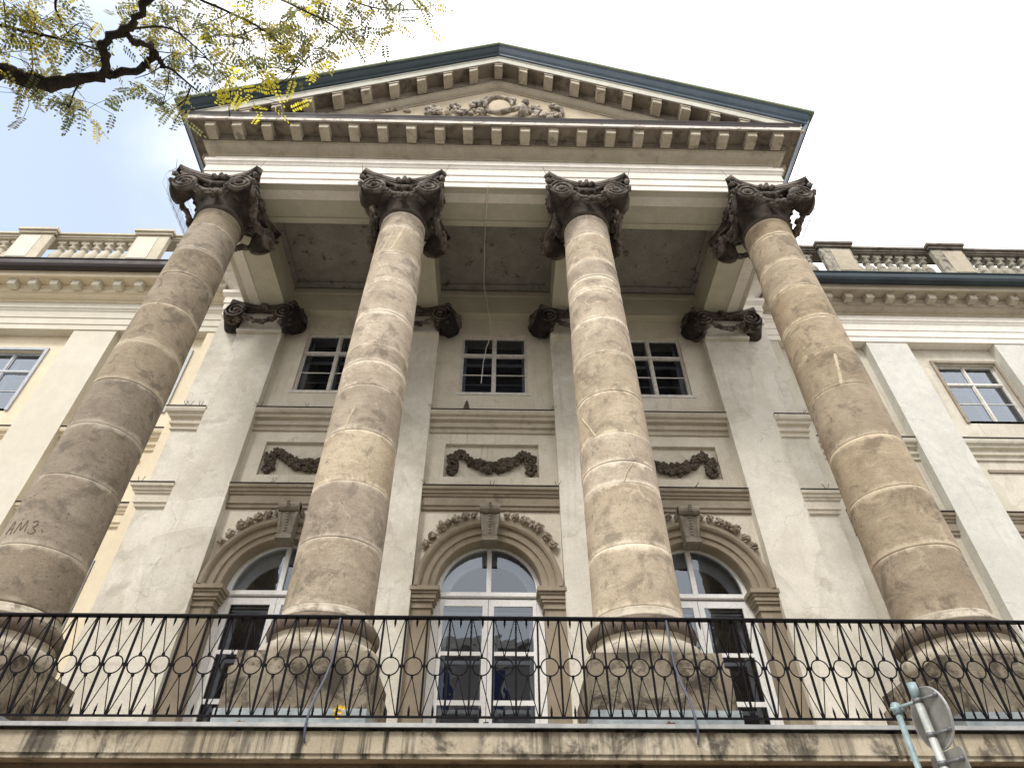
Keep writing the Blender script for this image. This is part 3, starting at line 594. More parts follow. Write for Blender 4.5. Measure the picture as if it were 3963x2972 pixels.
# cartouche and relief in the tympanum (plane y=7.5)
rl = MB(); ov = MB()
pr = [(.0, 7.40), (.20, 7.41), (.27, 7.44), (.30, 7.5)]
sg = 28; vs = []
for r, y in pr[1:]:
    vs += [(.05 + r * 1.02 * math.cos(2 * PI * i / sg), y, 18.06 + r * 1.35 * math.sin(2 * PI * i / sg)) for i in range(sg)]
vs.append((.05, 7.40, 18.06)); ov.add(vs, [(j * sg + i, j * sg + (i + 1) % sg, (j + 1) * sg + (i + 1) % sg, (j + 1) * sg + i) for j in range(2) for i in range(sg)] + [(len(vs) - 1, (i + 1) % sg, i) for i in range(sg)], True)
tymp_relief = rl
for i in range(40):
    a_ = PI * (.02 + 1.05 * i / 39); rl.blob((.03 + .36 * math.cos(a_), 7.43, 18.08 + .47 * math.sin(a_)), (.055, .05, .05), .25)
rl.tube([(-.28, 7.42, 17.75), (-.15, 7.38, 17.58), (.1, 7.36, 17.56), (.4, 7.36, 17.72), (.66, 7.38, 17.98)], [.05, .06, .07, .075, .06], 8)
rl.tube([(.36, 7.42, 18.45), (.44, 7.38, 18.30), (.42, 7.38, 18.10)], .045, 8)
def scroll(cx, cz, r, n=60, s=1, th=.045):
    for i in range(n):
        f = i / n; a_ = f * 5.5 * s; q = r * (1 - f * .8); rl.blob((cx + q * math.cos(a_), 7.43 - .03 * random.random(), cz + q * math.sin(a_) * 1.1), (th, th, th), .25, sub=0)
scroll(-.62, 18.05, .15, 40, 1); scroll(-1.10, 17.92, .14, 36, 1); scroll(-1.62, 17.88, .15, 40, -1); scroll(1.40, 18.02, .13, 26, 1, .04)
for i in range(80): x = random.uniform(-1.8, -.3); rl.blob((x, 7.44 - .05 * random.random(), random.uniform(17.55, 17.82)), (.06, .05, .045), .3, sub=0)
for i in range(60): a_ = random.uniform(0, 1); rl.blob((-.22 - .5 * a_, 7.44 - .04 * random.random(), 18.45 - .38 * a_ + random.uniform(-.1, .06)), (.05, .04, .04), .3, sub=0)
rl.blob((.70, 7.40, 18.20), (.10, .08, .14), .12, Matrix.Identity(3), 2); rl.blob((.70, 7.42, 18.40), (.04, .04, .09), .1, Matrix.Identity(3)); rl.tube([(.60, 7.42, 18.05), (.66, 7.40, 17.8), (.60, 7.42, 17.55)], [.09, .12, .1], 8)
for i in range(40): rl.blob((random.gauss(1.0, .10), 7.45, random.uniform(17.55, 18.12)), (.055, .05, .06), .3, sub=0)
rl.tube([(1.45, 7.44, 18.12), (1.60, 7.42, 17.95), (1.63, 7.44, 17.65)], [.05, .06, .05], 8)
for i in range(26): rl.blob((random.gauss(1.35, .12), 7.45, random.uniform(17.5, 17.75)), (.05, .05, .05), .3, sub=0)
for i in range(14): rl.blob((-3.0 + random.uniform(0, .9), 7.46, random.uniform(17.72, 17.84)), (.05, .04, .03), .3, sub=0)
SPLIT['relief_carving'] = 'relief_carving'; tr_ = MB(); tr_.box(-.02, .02, 7.49, 7.5, 17.45, 17.5); rel = tr_.obj('relief_ledge', 'tymp', PAL); rl.obj('relief_carving', 'relief', rel, 'carved scrolls and figures in the tympanum'); ov.obj('cartouche', 'tymp', rel)
# ------------------------------------------------------------------ columns
def capital_meshes():
    out = []
    b = MB(); b.lathe([(.40, 13.50), (.47, 13.50), (.505, 13.52), (.515, 13.55), (.505, 13.58), (.48, 13.595), (.475, 13.70), (.49, 13.85), (.53, 13.98), (.57, 14.05), (.63, 14.08), (.68, 14.14), (.68, 14.20), (.63, 14.20), (.60, 14.21), (.60, 14.23), (.3, 14.24)], seg=36)
    for i in range(22):
        a = 2 * PI * i / 22; b.blob((.665 * math.cos(a), .665 * math.sin(a), 14.13), (.055, .055, .075), .05, Matrix.Identity(3), 0)
    out.append(('bell', b, 'bell'))
    b = MB()
    def tier(sc, z0, z1):
        pts = []
        for q in range(4):
            base = [(-.915, -.80), (-.81, -.912)] + [(x, -.66 - .245 * (abs(x) / .83) ** 1.8) for x in (-.65, -.45, -.22, 0, .22, .45, .65)] + [(.81, -.912)]
            c, s_ = math.cos(q * PI / 2), math.sin(q * PI / 2); pts += [(x * c - y * s_, x * s_ + y * c) for x, y in base]
        k = len(pts); b.add([(x * sc, y * sc, z) for z in (z0, z1) for x, y in pts] + [(0, 0, z0), (0, 0, z1)],
              [(i, (i + 1) % k, (i + 1) % k + k, i + k) for i in range(k)] + [(2 * k, (i + 1) % k, i) for i in range(k)] + [(2 * k + 1, i + k, (i + 1) % k + k) for i in range(k)])
    tier(1.0, 14.36, 14.449); tier(.975, 14.32, 14.36); tier(.94, 14.21, 14.32)
    out.append(('abacus', b, 'cap'))
    for q in range(4):      # corner volutes
        b = MB(); R0 = Matrix.Rotation(q * PI / 2, 3, 'Z'); seg, m = 20, 9; rings = []
        ctr = Vector((.83, -.83, 13.90)); r0 = .26
        for i in range(m):
            a = PI - (PI / 2) * i / (m - 1); cpt = ctr + Vector((math.cos(a) * r0, math.sin(a) * r0, 0)); tan = Vector((math.sin(a), -math.cos(a), 0)); nrm = Vector((math.cos(a), math.sin(a), 0)); f = abs(2 * i / (m - 1) - 1); rad = .205 + .045 * f ** 1.5 + (.012 if i % 2 else 0)
            rings += [R0 @ (cpt + (nrm * math.cos(t) + Vector((0, 0, 1)) * math.sin(t)) * rad) for t in [2 * PI * j / seg for j in range(seg)]]
        b.add(rings, [(i * seg + j, i * seg + (j + 1) % seg, (i + 1) * seg + (j + 1) % seg, (i + 1) * seg + j) for i in range(m - 1) for j in range(seg)] + [tuple(range(seg))[::-1], tuple(range((m - 1) * seg, m * seg))], True)
        for face in (0, 1):   # raised spiral on both faces
            pts = []; rr = []
            for i in range(44):
                t = i / 43 * 4.6 * PI; rad = .235 * (1 - i / 43) ** .8 + .02; u = math.cos(t + PI / 2) * rad; z = math.sin(t + PI / 2) * rad
                p = Vector((.57 - u, -.83 - .012, 13.90 + z)) if face == 0 else Vector((.83 + .012, -.57 + u, 13.90 + z)); pts.append(R0 @ p); rr.append(.022 if i < 38 else .03)
            b.tube(pts, rr, 5)
            e = Vector((.57, -.85, 13.90)) if face == 0 else Vector((.85, -.57, 13.90)); b.blob(R0 @ e, .05, .05)
        # channel joining the volute to the bell and leaves on its underside
        b.tube([R0 @ Vector((.20, -.64, 14.18)), R0 @ Vector((.42, -.76, 14.20)), R0 @ Vector((.60, -.83, 14.19))], .035, 6); b.tube([R0 @ Vector((.64, -.20, 14.18)), R0 @ Vector((.76, -.42, 14.20)), R0 @ Vector((.83, -.60, 14.19))], .035, 6)
        b.tube([R0 @ Vector((.36, -.36, 14.05)), R0 @ Vector((.6, -.6, 14.12)), R0 @ Vector((.75, -.75, 14.2))], [.12, .13, .1], 8)
        for i in range(10): f = i / 9; b.blob(R0 @ Vector((.66 + .18 * f, -.66 - .18 * f, 13.84 + .08 * f)), (.06, .07, .04), .25)
        b.blob(R0 @ Vector((.84, -.84, 14.17)), (.06, .06, .07), .3)
        out.append(('volute', b, 'cap'))
    for q in range(4):      # leafy festoons hung between the volutes
        b = MB(); R0 = Matrix.Rotation(q * PI / 2, 3, 'Z')
        for i in range(34):
            f = (i + .5) / 34 * 2 - 1; x = f * .50; y = -.84 + .15 * (1 - f * f); z = 13.95 - .22 * (1 - f * f) ** .9
            m = Matrix.Rotation(random.uniform(-.5, .5), 3, 'Y') @ Matrix.Rotation(random.uniform(-.5, .5), 3, 'X')
            b.blob(R0 @ Vector((x + random.uniform(-.02, .02), y + random.uniform(-.05, .05), z + random.uniform(-.05, .05))), (.095, .04, .058), .25, R0 @ m, smooth=False)
        for i in range(8): b.blob(R0 @ Vector((random.uniform(-.09, .09), -.60, 13.72 + .03 * i)), (.05, .04, .05), .25)
        out.append(('festoon', b, 'cap')); b = MB()
        for x, z in ((-.13, 14.35), (0, 14.40), (.13, 14.35), (-.08, 14.30), (.08, 14.30), (0, 14.33)): b.blob(R0 @ Vector((x, -.70, z)), (.05, .06, .055), .2)
        out.append(('flower', b, 'cap'))
    return out
def smooth_(pts, n=4):
    P = [Vector(p) for p in pts]; out = []
    for i in range(len(P) - 1):
        p0, p1, p2, p3 = P[max(i - 1, 0)], P[i], P[i + 1], P[min(i + 2, len(P) - 1)]
        for k in range(n): t = k / n; out.append(.5 * ((2 * p1) + (p2 - p0) * t + (2 * p0 - 5 * p1 + 4 * p2 - p3) * t * t + (3 * p1 - p0 - 3 * p2 + p3) * t ** 3))
    return out + [P[-1]]
capm = None
JOINTS = [[4.99, 5.72, 6.79, 7.70, 8.59, 9.47, 10.45, 11.31, 12.10, 12.96], [4.97, 5.86, 6.73, 7.63, 8.54, 9.07, 9.43, 10.30, 11.21, 12.06, 12.98], [4.98, 5.80, 6.74, 7.12, 7.64, 8.48, 9.35, 10.24, 11.05, 11.42, 11.95, 12.85], [4.95, 5.84, 6.76, 7.67, 8.72, 9.53, 10.37, 11.26, 12.10, 12.95]]
TINT = [(.84, .83, .80), (1.34, 1.33, 1.30), (1.38, 1.37, 1.36), (1.14, 1.09, 1.0)]
LAB = ['leftmost stone column, darker grey-brown', 'pale stone column left of the middle door', 'pale stone column right of the middle door', 'rightmost stone column, ochre-brown and pitted']
def shaft_r(z):
    f = max(0, min(1, (z - 4.97) / (13.5 - 4.97))); return .562 - .095 * f ** 1.7
for i in range(4):
    x = XE * (-1, -1 / 3, 1 / 3, 1)[i]; O = Vector((x, YC, 0)); t = TINT[i]
    c_ = MB(); c_.lathe([(shaft_r(z) - .03, z) for z in (4.9, 6, 8, 10, 12, 13.5)], seg=40)
    colm = c_.obj('column', 'base', PAL, LAB[i], loc=O)
    js = JOINTS[i] + [13.5]
    for a_, b_ in zip(js[:-1], js[1:]):
        g_ = .0015; h = b_ - a_; zs = [a_ + g_, a_ + g_ + .010, a_ + .035, a_ + .08, a_ + .16]; ze = [b_ - .16, b_ - .08, b_ - .035, b_ - g_ - .010, b_ - g_]; ev = [1.05, 1.0, .85, .55, .2]
        if h < .5: zs = zs[:3]; ze = ze[-3:]; ev = ev[:3]
        j0, j1 = random.uniform(.62, 1.0), random.uniform(.62, 1.0); allz = zs + [(a_ + b_) / 2] + ze; alle = [e * j0 for e in ev] + [0] + [e * j1 for e in ev[::-1]]; off = random.uniform(-.004, .004); tilt = random.uniform(-.004, .004)
        d = MB(); seg = 48; d.lathe([(shaft_r(z) + off - (.005 if k in (0, len(allz) - 1) else 0), z) for k, z in enumerate(allz)], seg=seg)
        d.v = [(vx * (1 + .010 * noise.noise(Vector((vx * 2.2 + i * 9, vy * 2.2, (vz + a_) * 2.2)))), vy * (1 + .010 * noise.noise(Vector((vx * 2.2 + i * 9, vy * 2.2, (vz + a_) * 2.2)))), vz + .006 * noise.noise(Vector((vx * 3, vy * 3, vz + i))) * (1 if .02 < vz - a_ < h - .02 else 0)) for vx, vy, vz in d.v]
        o = d.obj('drum', 'drum', colm)
        at = o.data.attributes.new('edge', 'FLOAT', 'POINT'); at.data.foreach_set('value', [e for e in alle for _ in range(seg)])
        j = random.uniform(.84, 1.12); hh = random.uniform(-.05, .04); o.color = (t[0] * j * (1 - hh * .3), t[1] * j, t[2] * j * (1 + hh), 1)
    # base mouldings
    bs = MB(); bs.lathe([(.3, 4.35), (.70, 4.35), (.725, 4.38), (.735, 4.44), (.725, 4.50), (.70, 4.53), (.66, 4.535), (.66, 4.555), (.62, 4.575), (.605, 4.61), (.615, 4.645), (.63, 4.655), (.63, 4.665), (.3, 4.67)], seg=48); bs.obj('column_base', 'base', colm)
    bs = MB(); bs.lathe([(.3, 4.655), (.63, 4.655), (.665, 4.68), (.682, 4.73), (.678, 4.78), (.655, 4.82), (.63, 4.835), (.3, 4.84)], seg=48); bs.obj('torus', 'torus', colm)
    bs = MB(); bs.lathe([(.3, 4.82), (.625, 4.835), (.625, 4.87), (.60, 4.875), (.60, 4.905), (.582, 4.91), (.572, 4.95), (.565, 4.975), (.4, 4.976)], seg=48); bs.obj('column_base', 'base', colm)
    # plinth and pedestal
    p = MB(); p.box(-.73, .73, -.73, .73, 4.18, 4.35); p.obj('plinth', 'plinth', colm)
    p = MB(); p.box(-.765, .765, -.765, .765, 3.40, 4.165); p.box(-.75, .75, -.75, .75, 4.165, 4.18); p.obj('pedestal', 'plinth', colm)
    p = MB(); p.box(-.79, .79, -.79, -.765, 3.46, 3.735); p.box(-.79, -.765, -.765, .79, 3.46, 3.735); p.box(.765, .79, -.765, .79, 3.46, 3.735); p.box(-.84, .84, -.95, -.79, 3.455, 3.47)
    p.obj('zinc_skirt', 'zinc', colm)
    if capm is None:
        capm = []
        for n_, b_, mt in capital_meshes(): o = b_.obj(n_, mt, colm); capm.append((n_, o.data))
    else:
        for n_, me_ in capm: link(n_, me_, colm)
# mortar filled cracks on the shafts
for ci, pts, wd in ((3, [(-1.80, 9.39), (-1.868, 9.14), (-1.933, 8.90), (-2.0, 8.72)], .028), (1, [(-1.24, 12.95), (-1.39, 12.67), (-1.51, 12.37), (-1.64, 12.13)], .040), (1, [(-1.633, 12.87), (-1.857, 12.5), (-2.1, 12.09)], .016), (1, [(-2.27, 11.98), (-1.90, 11.58), (-1.52, 11.27)], .014),
                    (1, [(-1.69, 8.08), (-1.797, 7.84), (-1.868, 7.62)], .020), (1, [(-1.66, 7.54), (-1.47, 7.28)], .009), (2, [(-2.77, 8.17), (-2.495, 7.9), (-2.29, 7.65)], .018), (2, [(-1.51, 7.54), (-1.405, 7.34), (-1.315, 7.15)], .012), (2, [(-1.39, 7.07), (-1.58, 6.89), (-1.68, 6.75)], .012)):
    sp_ = smooth_([(t, 0, z) for t, z in pts], 6); m_ = MB(); vs = []
    for k, q in enumerate(sp_):
        w_ = wd * (.6 + .8 * noise.noise(Vector((k * .9, ci, wd * 99)))) * (1 if 0 < k < len(sp_) - 1 else .3) + wd * .4; R_s = shaft_r(q[2])
        for dt, dr in ((-w_, -.004), (-w_ * .7, .0055), (0, .0065), (w_ * .7, .0055), (w_, -.004)): a = q[0] + dt / R_s; vs.append(((R_s + dr) * math.cos(a), (R_s + dr) * math.sin(a), q[2] + random.uniform(-.006, .006)))
    m_.add(vs, [(k * 5 + j, k * 5 + j + 1, k * 5 + j + 6, k * 5 + j + 5) for k in range(len(sp_) - 1) for j in range(4)], True)
    m_.obj('mortar_repair', 'mortar', bpy.data.objects['column' + ('.%03d' % ci if ci else '')])
# faint scrawled letters on the leftmost column
gr = MB(); cx_ = -XE
SCR = 1
for st in ([(-2.06, 5.88), (-1.97, 6.06), (-1.90, 5.86)], [(-2.03, 5.95), (-1.90, 5.94)], [(-1.82, 5.87), (-1.76, 6.03), (-1.69, 5.90), (-1.62, 6.05), (-1.57, 5.89)], [(-1.49, 6.02), (-1.40, 6.05), (-1.38, 5.98), (-1.44, 5.95), (-1.35, 5.91), (-1.40, 5.86), (-1.50, 5.88)], [(-1.24, 5.93), (-1.20, 5.91)]):
    pts = smooth_([(t, 0, z) for t, z in st]); gr.tube([(cx_ + .5615 * math.cos(q[0]), YC + .5615 * math.sin(q[0]), q[2]) for q in pts], .0055, 4)
gr.obj('scrawled_letters', 'faintpaint', bpy.data.objects['column'], 'faint brown graffiti scrawl', 'stuff', (XE, -YC, 0))
# pilaster capitals
def pil_cap():
    out = []; b = MB(); b.box(-.56, .56, -.10, .3, 13.62, 13.70); b.box(-.53, .53, -.06, .3, 13.70, 14.30)
    out.append(('bell', b, 'pilaster'))
    b = MB(); pts = [(-.84, .15), (-.84, -.34), (-.77, -.42)] + [(x, -.20 - .22 * (abs(x) / .77) ** 1.8) for x in (-.6, -.3, 0, .3, .6)] + [(.77, -.42), (.84, -.34), (.84, .15)]; k = len(pts)
    b.add([(x, y, z) for z in (14.32, 14.449) for x, y in pts], [(i, (i + 1) % k, (i + 1) % k + k, i + k) for i in range(k)] + [tuple(range(k))[::-1], tuple(range(k, 2 * k))]); out.append(('abacus', b, 'cap'))
    for s in (-1, 1):
        b = MB(); seg = 20; rings = []
        for i, (dy, rad) in enumerate(((-.40, .24), (-.36, .26), (-.25, .23), (-.1, .22), (.18, .25))):
            rings += [Vector((s * (.60 + .05 * i) + rad * math.cos(2 * PI * j / seg), dy, 14.05 + rad * math.sin(2 * PI * j / seg))) for j in range(seg)]
        b.add(rings, [(i * seg + j, i * seg + (j + 1) % seg, (i + 1) * seg + (j + 1) % seg, (i + 1) * seg + j) for i in range(4) for j in range(seg)] + [tuple(range(seg)), tuple(range(4 * seg, 5 * seg))[::-1]], True)
        pts = [];
        for i in range(40): t = i / 39 * 4.4 * PI; rad = .24 * (1 - i / 39) ** .8 + .02; pts.append((s * (.60 - math.cos(t + PI / 2) * rad), -.41, 14.05 + math.sin(t + PI / 2) * rad))
        b.tube(pts, .02, 5); b.blob((s * .60, -.42, 14.05), .05, .05)
        for i in range(12): b.blob((s * random.uniform(.5, .8), random.uniform(-.35, -.1), 13.86), (.08, .06, .05), .3)
        out.append(('volute', b, 'cap'))
    b = MB()
    for i in range(34):
        f = (i + .5) / 34 * 2 - 1; b.blob((f * .5, -.36 + .1 * (1 - f * f) + random.uniform(-.04, .04), 14.02 - .24 * (1 - f * f) ** .9 + random.uniform(-.04, .04)), (.075, .04, .05), .2, Matrix.Rotation(random.uniform(-.5, .5), 3, 'Y'))
    out.append(('festoon', b, 'cap')); b = MB()
    for i in range(8): b.blob((random.uniform(-.08, .08), -.24, 14.3 + .02 * i), (.05, .05, .05), .2)
    out.append(('flower', b, 'cap')); return out
pils = [o for o in PAL.children if o.name.startswith('pilaster')]
pc = None
for i, pl in enumerate(pils):
    x = XE * (-1, -1 / 3, 1 / 3, 1)[i]
    if pc is None:
        pc = []
        for n_, b_, mt in pil_cap(): o = b_.obj(n_, mt, pl, loc=(x, YP, 0)); pc.append((n_, o.data))
    else:
        for n_, me_ in pc: link(n_, me_, pl, loc=(x, YP, 0))
m_, t_, o_ = newmat('dark_net'); g_ = NT(t_); pos_ = g_.n('ShaderNodeNewGeometry').outputs['Position']
df_ = g_.n('ShaderNodeBsdfDiffuse', {0: (.035, .03, .032, 1)}); tr_ = g_.n('ShaderNodeBsdfTransparent'); ms_ = g_.n('ShaderNodeMixShader', {0: g_.mapr(g_.noise(g_.scaled(pos_, 1, 1, 1), 5, 5), .35, .65, .25, .62), 1: tr_.outputs[0], 2: df_.outputs[0]}); t_.links.new(ms_.outputs[0], o_.inputs[0]); M['net'] = m_
for i, pl in enumerate(pils):
    x = XE * (-1, -1 / 3, 1 / 3, 1)[i]
    for s in (-1, 1):
        if (i == 0 and s < 0) or (i == 3 and s > 0): continue
        b = MB(); b.blob((x + s * .78, YP - .12, 14.0), (.33, .33, .43), .10, Matrix.Identity(3), 2); b.obj('netting', 'net', pl, 'dark net bag over a volute')
# ------------------------------------------------------------------ balcony slab
s_ = MB(); s_.box(-16.5, 16.5, 6.92, 12.0, 3.25, 3.45); s_.obj('balcony_floor', 'slab', PAL)
s_ = MB(); s_.path([(0, 3.20), (.0, 3.385), (-.06, 3.40), (-.2, 3.40), (-.2, 3.20)], [(-16.5, 6.80), (16.5, 6.80)]); s_.path([(-.02, 3.16), (-.02, 3.20), (-.2, 3.20), (-.2, 3.16)], [(-16.5, 6.80), (16.5, 6.80)]); s_.obj('balcony_edge', 'slab', PAL)
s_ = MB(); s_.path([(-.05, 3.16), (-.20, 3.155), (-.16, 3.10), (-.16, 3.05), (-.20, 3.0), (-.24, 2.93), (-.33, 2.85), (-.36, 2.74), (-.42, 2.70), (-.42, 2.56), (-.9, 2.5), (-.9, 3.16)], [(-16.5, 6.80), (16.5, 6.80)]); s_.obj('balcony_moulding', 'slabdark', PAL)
s_ = MB(); s_.box(-16.5, 16.5, 6.745, 6.765, 3.41, 3.445); s_.box(-16.5, 16.5, 6.765, 7.0, 3.432, 3.452); s_.obj('balcony_edge_flashing', 'zincw', PAL)
# stone sill blocks along the wall foot
for s in (-1, 1):
    q = MB(); q.box(*sorted((s * 4.95, s * 6.55)), 11.0, 11.22, 3.45, 4.35); q.obj('wall_foot_block', 'string', PAL)
# ------------------------------------------------------------------ wings
def wing(s, name, label, wm, pm, fm, gm, gutm, corm, bm_, copm):
    WG = empty(name, label, 'building wing', (s * 12, 12, 0)); loc0 = Vector((0, 0, 0)); WG.location = (0, 0, 0)
    X = lambda a, b: sorted((s * a, s * b))
    w = MB(); yw = 12.30; wins = [8.85, 12.60]; xin, xout = 7.1, 16.5
    edges = [xin, 10.60, 14.15, xout]
    for k, xc in enumerate(wins):
        a, b = edges[k], edges[k + 1]
        if k == 1: b = 14.35
        w.box(*X(a, xc - .82), yw, 12.75, 11.92, 13.90); w.box(*X(xc + .82, b), yw, 12.75, 11.92, 13.90); w.box(*X(a, b), yw, 12.75, 13.90, 15.6); w.box(*X(a, b), yw, 12.75, 7.95, 11.92)
        w.box(*X(a, xc - .9), yw, 12.75, 2.6, 7.95); w.box(*X(xc + .9, b), yw, 12.75, 2.6, 7.95); w.box(*X(xc - .9, xc + .9), yw, 12.75, 2.6, 3.6)
    w.box(*X(14.35, xout), yw, 12.75, 2.6, 15.6); w.obj('wall', wm, WG)
    for x0, x1 in ((7.1, 7.65), (10.05, 11.165), (13.565, 14.68)):
        p = MB(); p.box(*X(x0, x1), 12.05, 12.30, 2.6, 14.45); p.obj('pilaster', wm if x0 < 8 else pm, WG)
    for x0, x1 in ((7.65, 10.05), (11.165, 13.565), (14.68, 16.5)):
        pts = [(s * x0, yw), (s * x1, yw)] if s > 0 else [(s * x1, yw), (s * x0, yw)]
        a = MB(); string_upper(a, pts); a.obj('string_course', wm if s < 0 else 'wingwall', WG); a = MB(); string_lower(a, pts); a.obj('string_course', wm if s < 0 else 'string', WG)
        a = MB(); a.box(*X(x0 + .002, x1 - .002), yw - .245, yw - .16, 11.212, 11.226); a.box(*X(x0 + .002, x1 - .002), yw - .245, yw - .16, 9.172, 9.186); a.obj('flashing', 'brownflash', WG)
        if x1 < 15: a = MB(); a.box(*X(x0 + .35, x1 - .35), yw - .04, yw, 10.35, 10.42); a.obj('panel_moulding', 'string' if s > 0 else wm, WG)
    for xc in wins:
        window(WG, s * xc, 11.93, 13.90, .82, 12.40, fm, gm)
        f = MB(); c = s * xc
        for p0, p1, q0, q1 in ((c - .88, c - .76, 3.6, 7.95), (c + .76, c + .88, 3.6, 7.95), (c - .76, c + .76, 7.8, 7.95), (c - .76, c + .76, 6.5, 6.62), (c - .05, c + .05, 3.6, 6.5)): f.box(p0, p1, 12.28 if p1 - p0 < .15 and abs(p0 - c) > .5 else 12.40, 12.5, q0, q1)
        wo = f.obj('window', fm, WG); pn = MB(); pn.add([(c - .76, 12.46, 3.6), (c + .76, 12.46, 3.6), (c + .76, 12.46, 7.8), (c - .76, 12.46, 7.8)], [(0, 1, 2, 3)]); pn.obj('pane', gm, wo)
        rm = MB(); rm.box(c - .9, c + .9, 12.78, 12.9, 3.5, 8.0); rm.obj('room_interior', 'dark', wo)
        q = MB()
        for p0, p1 in ((c - .90, c - .82), (c + .82, c + .90)): q.box(p0, p1, 12.25, 12.30, 11.84, 13.98)
        q.box(c - .82, c + .82, 12.25, 12.30, 13.90, 13.98); q.obj('window_surround', fm if s < 0 else 'string', WG)
    pts = [(s * 7.12, 12.02), (s * 16.5, 12.02)] if s > 0 else [(s * 16.5, 12.02), (s * 7.12, 12.02)]
    a = MB(); a.path(archp + [(-.5, 15.30), (-.5, ZA), (-.02, ZA)], pts); a.path([(0, 15.30), (0, 15.51), (-.3, 15.51), (-.3, 15.30)], pts); a.obj('architrave', 'entab' if s > 0 else 'creamgrey', WG)
    a = MB(); a.path([(0, 15.51), (.03, 15.51), (.05, 15.54), (.12, 15.56), (.18, 15.60), (.22, 15.64), (.25, 15.645), (.25, 15.66), (-.2, 15.66), (-.2, 15.51)], pts); a.obj('bed_mould', 'bed' if s > 0 else 'cream', WG)
    a = MB(); a.path([(-.2, 15.66), (.27, 15.66), (.27, 15.80), (.31, 15.84), (.32, 15.895), (.60, 15.895), (.60, 15.88), (.64, 15.88), (.645, 16.04), (.67, 16.055), (.67, 16.09), (-.2, 16.09)], pts); cr = a.obj('cornice', corm, WG)
    m0 = mod_mesh(.20, .22, .19).obj('modillion', 'modillion' if s > 0 else 'creamgrey', cr, loc=(s * (9.85 + (.0 if s > 0 else -.07)), 12.02 - .27, 15.70))
    st = .584 if s > 0 else .572; x0 = 9.86 if s > 0 else 9.786
    copies('modillion', m0.data, [(s * (x0 + st * k), 12.02 - .27, 15.70) for k in range(-4, 12) if k], cr)
    a = MB(); a.path([(.60, 16.09), (.70, 16.03), (.78, 16.02), (.86, 16.05), (.90, 16.12), (.905, 16.20), (.90, 16.29), (.93, 16.30), (.93, 16.32), (.60, 16.34)], pts, smooth=False); a.obj('gutter', gutm, WG)
    a = MB(); a.path([(-.9, 16.09), (.6, 16.1), (.6, 16.36), (-.9, 16.5)], pts); a.obj('roof', 'roofmetal', WG)
    # balustrade
    a = MB(); a.box(*X(7.2, 16.5), 11.80, 12.20, 16.4, 17.05); a.box(*X(7.2, 16.5), 11.76, 12.24, 16.95, 17.05)
    bl = a.obj('balustrade_base', 'balus' if s > 0 else 'creambal', WG)
    a = MB(); a.box(*X(7.2, 16.5), 11.80, 12.20, 18.17, 18.22); a.box(*X(7.2, 16.5), 11.76, 12.24, 18.22, 18.30); a.box(*X(7.2, 16.5), 11.70, 12.30, 18.30, 18.37); a.obj('coping', copm, WG)
    for px in (6.85, 10.30, 13.75):
        x0_, x1_ = px - .48, px + .48
        if px < 7: continue
        a = MB(); a.box(*X(x0_, x1_), 11.66, 11.80, 16.9, 18.19); pd = a.obj('balustrade_pedestal', bm_, WG)
        a = MB(); a.box(*X(x0_ + .32, x1_ - .06), 11.645, 11.66, 17.1, 18.12); a.obj('pedestal_panel', 'bed' if s > 0 else 'creamgrey', pd)
        a = MB(); a.box(*X(x0_ - .06, x1_ + .06), 11.60, 11.70, 18.22, 18.31); a.box(*X(x0_ - .10, x1_ + .10), 11.54, 11.70, 18.31, 18.40); a.obj('pedestal_cap', copm, pd)
    bb = MB(); bb.lathe([(.12, 17.05), (.12, 17.12), (.08, 17.15), (.13, 17.22), (.165, 17.36), (.165, 17.50), (.12, 17.66), (.075, 17.78), (.065, 17.86), (.11, 17.88), (.11, 17.93), (.075, 17.96), (.08, 18.01), (.12, 18.05)], seg=14); bb.box(-.12, .12, -.12, .12, 18.05, 18.17); bb.box(-.11, .11, -.11, .11, 17.05, 17.11)
    b0 = bb.obj('baluster', 'balus' if s > 0 else 'creambal', bl, loc=(s * 7.8, 12.0, 0))
    lo = [x for x in [7.8 + .352 * k for k in range(1, 6)]] + [11.0 + .352 * k - .02 for k in range(7)] + [14.46 + .352 * k for k in range(6)]
    copies('baluster', b0.data, [(s * x, 12.0, 0) for x in lo], bl)
    return WG
wing(-1, 'left_wing'.replace('left_', 'palace_'), 'freshly cream painted wing left of the portico, with pale balustrade on top', 'cream', 'creamgrey', 'blueframe', 'glassref', 'brownflash', 'cream', 'creambal', 'creambal')
wing(1, 'palace_wing', 'weathered grey-white wing right of the portico, with blackened balustrade on top', 'wingwall', 'whitewall', 'oldframe', 'glassref', 'copper', 'bed', 'balus', 'balusdark')
# ------------------------------------------------------------------ iron railing
RL = empty('balcony_railing', 'black wrought iron railing of rings and crossed rods along the balcony edge', 'railing', (0, 6.9, 3.45))
def R_(b, name, loc=(0, 0, 0), mat='iron', label=None): return b.obj(name, mat, RL, label, loc=loc)
YR = 0.0
b = MB(); b.box(-16.4, 16.4, -.03, .03, 1.065, 1.078)
pts = []
for y, z in ((-.032, 1.066), (-.036, 1.078), (-.028, 1.092), (0, 1.098), (.028, 1.092), (.036, 1.078), (.032, 1.066)): pts.append((y, z))
b.add([(x, y, z) for x in (-16.4, 16.4) for y, z in pts], [(i, (i + 1) % 7, (i + 1) % 7 + 7, i + 7) for i in range(7)]); R_(b, 'top_rail')
b = MB(); b.box(-16.4, 16.4, -.012, .012, .082, .100); R_(b, 'bottom_rail')
bar = MB(); bar.box(-.010, .010, -.010, .010, .10, 1.066); bo = R_(bar, 'bar', (-.80, 0, 0))
rg = MB(); n = 24; vs = []
